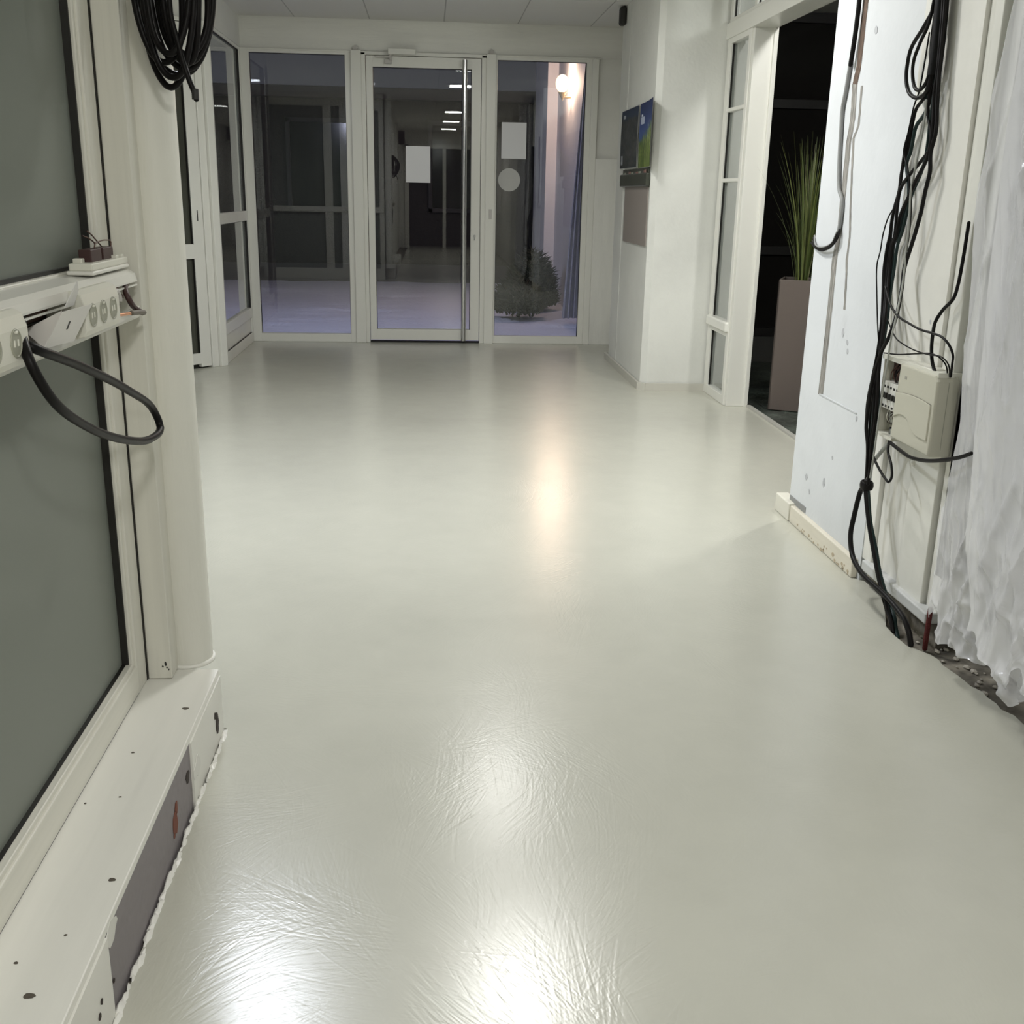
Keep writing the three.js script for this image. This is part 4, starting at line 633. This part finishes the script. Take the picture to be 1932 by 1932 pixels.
// ---------- rear end of the corridor (behind the camera) ----------
struct('wall_rear', (g) => {
  mesh('plaster', B(-0.9, -0.55, 0, CEIL + 0.03, 7.2, 7.4), M.wall, g); mesh('plaster', B(1.3, 1.95, 0, CEIL + 0.03, 7.2, 7.4), M.wall, g); mesh('plaster', B(-0.9, 1.95, 2.35, CEIL + 0.03, 7.2, 7.4), M.wall, g);
  mesh('frame', [R(-0.56, -0.46, 0, 2.36, 7.15, 7.3), R(1.2, 1.31, 0, 2.36, 7.15, 7.3), R(-0.56, 1.31, 2.28, 2.38, 7.15, 7.3), R(0.34, 0.42, 0, 2.3, 7.16, 7.3)], M.frame, g);
  mesh('backing', B(-1.0, 2.0, -0.1, CEIL + 0.1, 8.0, 8.2), mat(0.03, 0.028, 0.03, 0.8), g);
}, 'rear end of the corridor with a doorway');

// ---------- outside the entrance ----------
{
  const snowMat = mat(0.70, 0.72, 0.90, 0.8, { bumpMap: wallBump, bumpScale: 0.02 });
  const h = (x, z) => -0.04 + 0.05 * (fbm(x * 1.1 + 3, z * 1.6, 0, 4) - 0.5) + 0.06 * Math.max(0, fbm(x * 0.8, z * 3.2 + 7, 0, 3) - 0.55) - (z < -11 && z > -14.5 ? 0.16 * Math.max(0, fbm(x * 1.3, z * 4.5, 0, 3) - 0.54) : 0);
  const g = mesh('ground_outside', sheet(120, 120, (u, v) => { const x = -9 + 18 * u, z = -9.66 - 9 * (1 - v) ; return [x, h(x, z) , z]; }, 12), snowMat); g.userData.kind = 'structure'; g.userData.label = 'snow covered ground outside the door';
  struct('wall_porch', (q) => {
    const render = mat(0.80, 0.79, 0.84, 0.7, { bumpMap: wallBump, bumpScale: 0.002 });
    mesh('render', B(1.66, 1.95, -0.1, 3.5, -16.4, -9.67), render, q);
    mesh('pilaster', B(1.525, 1.665, -0.1, 3.5, -16.0, -14.4), render, q, 'pilaster standing out from the wall');
  }, 'pale rendered outside wall with a pilaster');
  thing('wall_lamp', 'glowing warm wall lamp outside on the pale wall', 'lamp', [1.6, 2.48, -13.0], (q) => {
    mesh('globe', new THREE.SphereGeometry(0.085, 24, 18).scale(0.9, 1.15, 0.9).translate(1.55, 2.53, -13.05), new THREE.MeshStandardMaterial({ color: 0xffffff, emissive: lin(1.0, 0.80, 0.48), emissiveIntensity: 2.5 }), q, 'glowing globe');
    mesh('arm', [cyl(0.012, 0.12, 1.60, 2.38, -13.05, 'x', 10), new THREE.ConeGeometry(0.05, 0.10, 14).rotateX(Math.PI).translate(1.555, 2.385, -13.05)], mat(0.30, 0.22, 0.10, 0.4), q, 'brass coloured bracket');
    const l = new THREE.PointLight(lin(1.0, 0.66, 0.46), 3.6); l.position.set(1.55, 2.53, -13.05); l.castShadow = true; l.shadow.radius = 5; scene.add(l);
  });
  thing('flood_light', 'cool white flood light outside above the left entrance pane', 'lamp', [-1.5, 2.66, -9.78], (q) => {
    mesh('housing', R(-1.68, -1.32, 2.66, 2.74, -9.88, -9.68, 0.01), mat(0.10, 0.10, 0.10, 0.5), q);
    mesh('diffuser', B(-1.66, -1.34, 2.652, 2.66, -9.87, -9.70), new THREE.MeshStandardMaterial({ color: 0xffffff, emissive: lin(0.80, 0.85, 1.15), emissiveIntensity: 6 }), q, 'glowing lens');
    const l = new THREE.RectAreaLight(lin(0.84, 0.86, 1.14), 195, 0.32, 0.17); l.position.set(-1.5, 2.63, -9.80); l.lookAt(1.3, 1.0, -13.2); scene.add(l);
  });
  // evergreen shrub
  const leafM = [mat(0.015, 0.021, 0.012, 0.8, { side: THREE.DoubleSide }), mat(0.024, 0.03, 0.016, 0.8, { side: THREE.DoubleSide })];
  const shrub = (cx, cz, rx, ry, n, label, name) => thing('evergreen_shrub', label, 'shrub', [cx, 0, cz], (q) => {
    for (let k = 0; k < 2; k++) {
      const L = [];
      for (let i = 0; i < n; i++) {
        const a = rr(0, 6.283), e = Math.acos(rr(-0.15, 1)), r = 0.55 + 0.45 * Math.sqrt(rnd()), x = cx + rx * r * Math.sin(e) * Math.cos(a), y = 0.06 + ry * r * Math.max(0, Math.cos(e)) + rr(0, 0.05), z = cz + rx * r * Math.sin(e) * Math.sin(a);
        L.push(new THREE.ConeGeometry(rr(0.008, 0.018), rr(0.08, 0.17), 3, 1).rotateX(rr(0.6, 1.5)).rotateY(a + Math.PI / 2 + rr(-0.7, 0.7)).translate(x, y, z));
      }
      const f = mesh('foliage', L, leafM[k], q); f.userData.kind = 'stuff';
    }
    mesh('stem', tube([[cx, -0.03, cz], [cx + 0.03, ry * 0.4, cz], [cx - 0.02, ry * 0.8, cz + 0.03]], 0.02, 12, 6), M.terminal, q);
  }, 'shrubs outside the entrance');
  shrub(1.22, -12.8, 0.33, 0.60, 1100, 'rounded dark evergreen shrub outside below the wall lamp');
  shrub(1.0, -11.95, 0.31, 0.32, 900, 'low spreading shrub in the snow before the rounded one');
  // tarpaulin beside the right pane
  tag(mesh('hanging_tarpaulin', sheet(30, 20, (u, v) => { const y = 0.02 + 2.75 * v, xl = 1.43 + 0.17 * v, x = xl + (1.648 - xl) * u; return [x, y, -11.45 + 0.028 * Math.sin(u * 24 + v * 2) + 0.02 * Math.sin(u * 9)]; }), mat(0.36, 0.36, 0.44, 0.6, { side: THREE.DoubleSide })), 'grey tarpaulin hanging in folds outside the right pane', 'tarpaulin');
  // dark building across the yard
  thing('far_building', 'dark low building across the snowy yard', 'building', [-2, 0, -17.3], (q) => {
    mesh('facade', B(-11, 9, -0.1, 2.6, -18.5, -16.75), mat(0.030, 0.029, 0.029, 0.8, { bumpMap: wallBump, bumpScale: 0.01 }), q); mesh('roof_edge', R(-11.2, 9.2, 2.58, 2.74, -18.8, -16.55, 0.02), mat(0.06, 0.06, 0.062, 0.8), q); mesh('plinth', B(-11, 9, -0.1, 0.22, -16.8, -16.70), mat(0.07, 0.07, 0.072, 0.8), q);
    for (const [x0, x1] of [[-4.6, -3.2], [-2.1, -0.9], [0.0, 1.1]]) { const w = mesh('window', [R(x0, x1, 1.0, 1.06, -16.77, -16.70), R(x0, x1, 2.25, 2.31, -16.77, -16.70), R(x0, x0 + 0.06, 1.0, 2.31, -16.77, -16.70), R(x1 - 0.06, x1, 1.0, 2.31, -16.77, -16.70)], mat(0.045, 0.045, 0.047, 0.7), q); mesh('pane', B(x0 + 0.05, x1 - 0.05, 1.05, 2.26, -16.752, -16.745), mat(0.012, 0.012, 0.014, 0.1), w); }
  });
}
scene.traverse((o) => { if (o.isMesh) { o.castShadow = true; o.receiveShadow = true; } });
renderer.render(scene, camera);
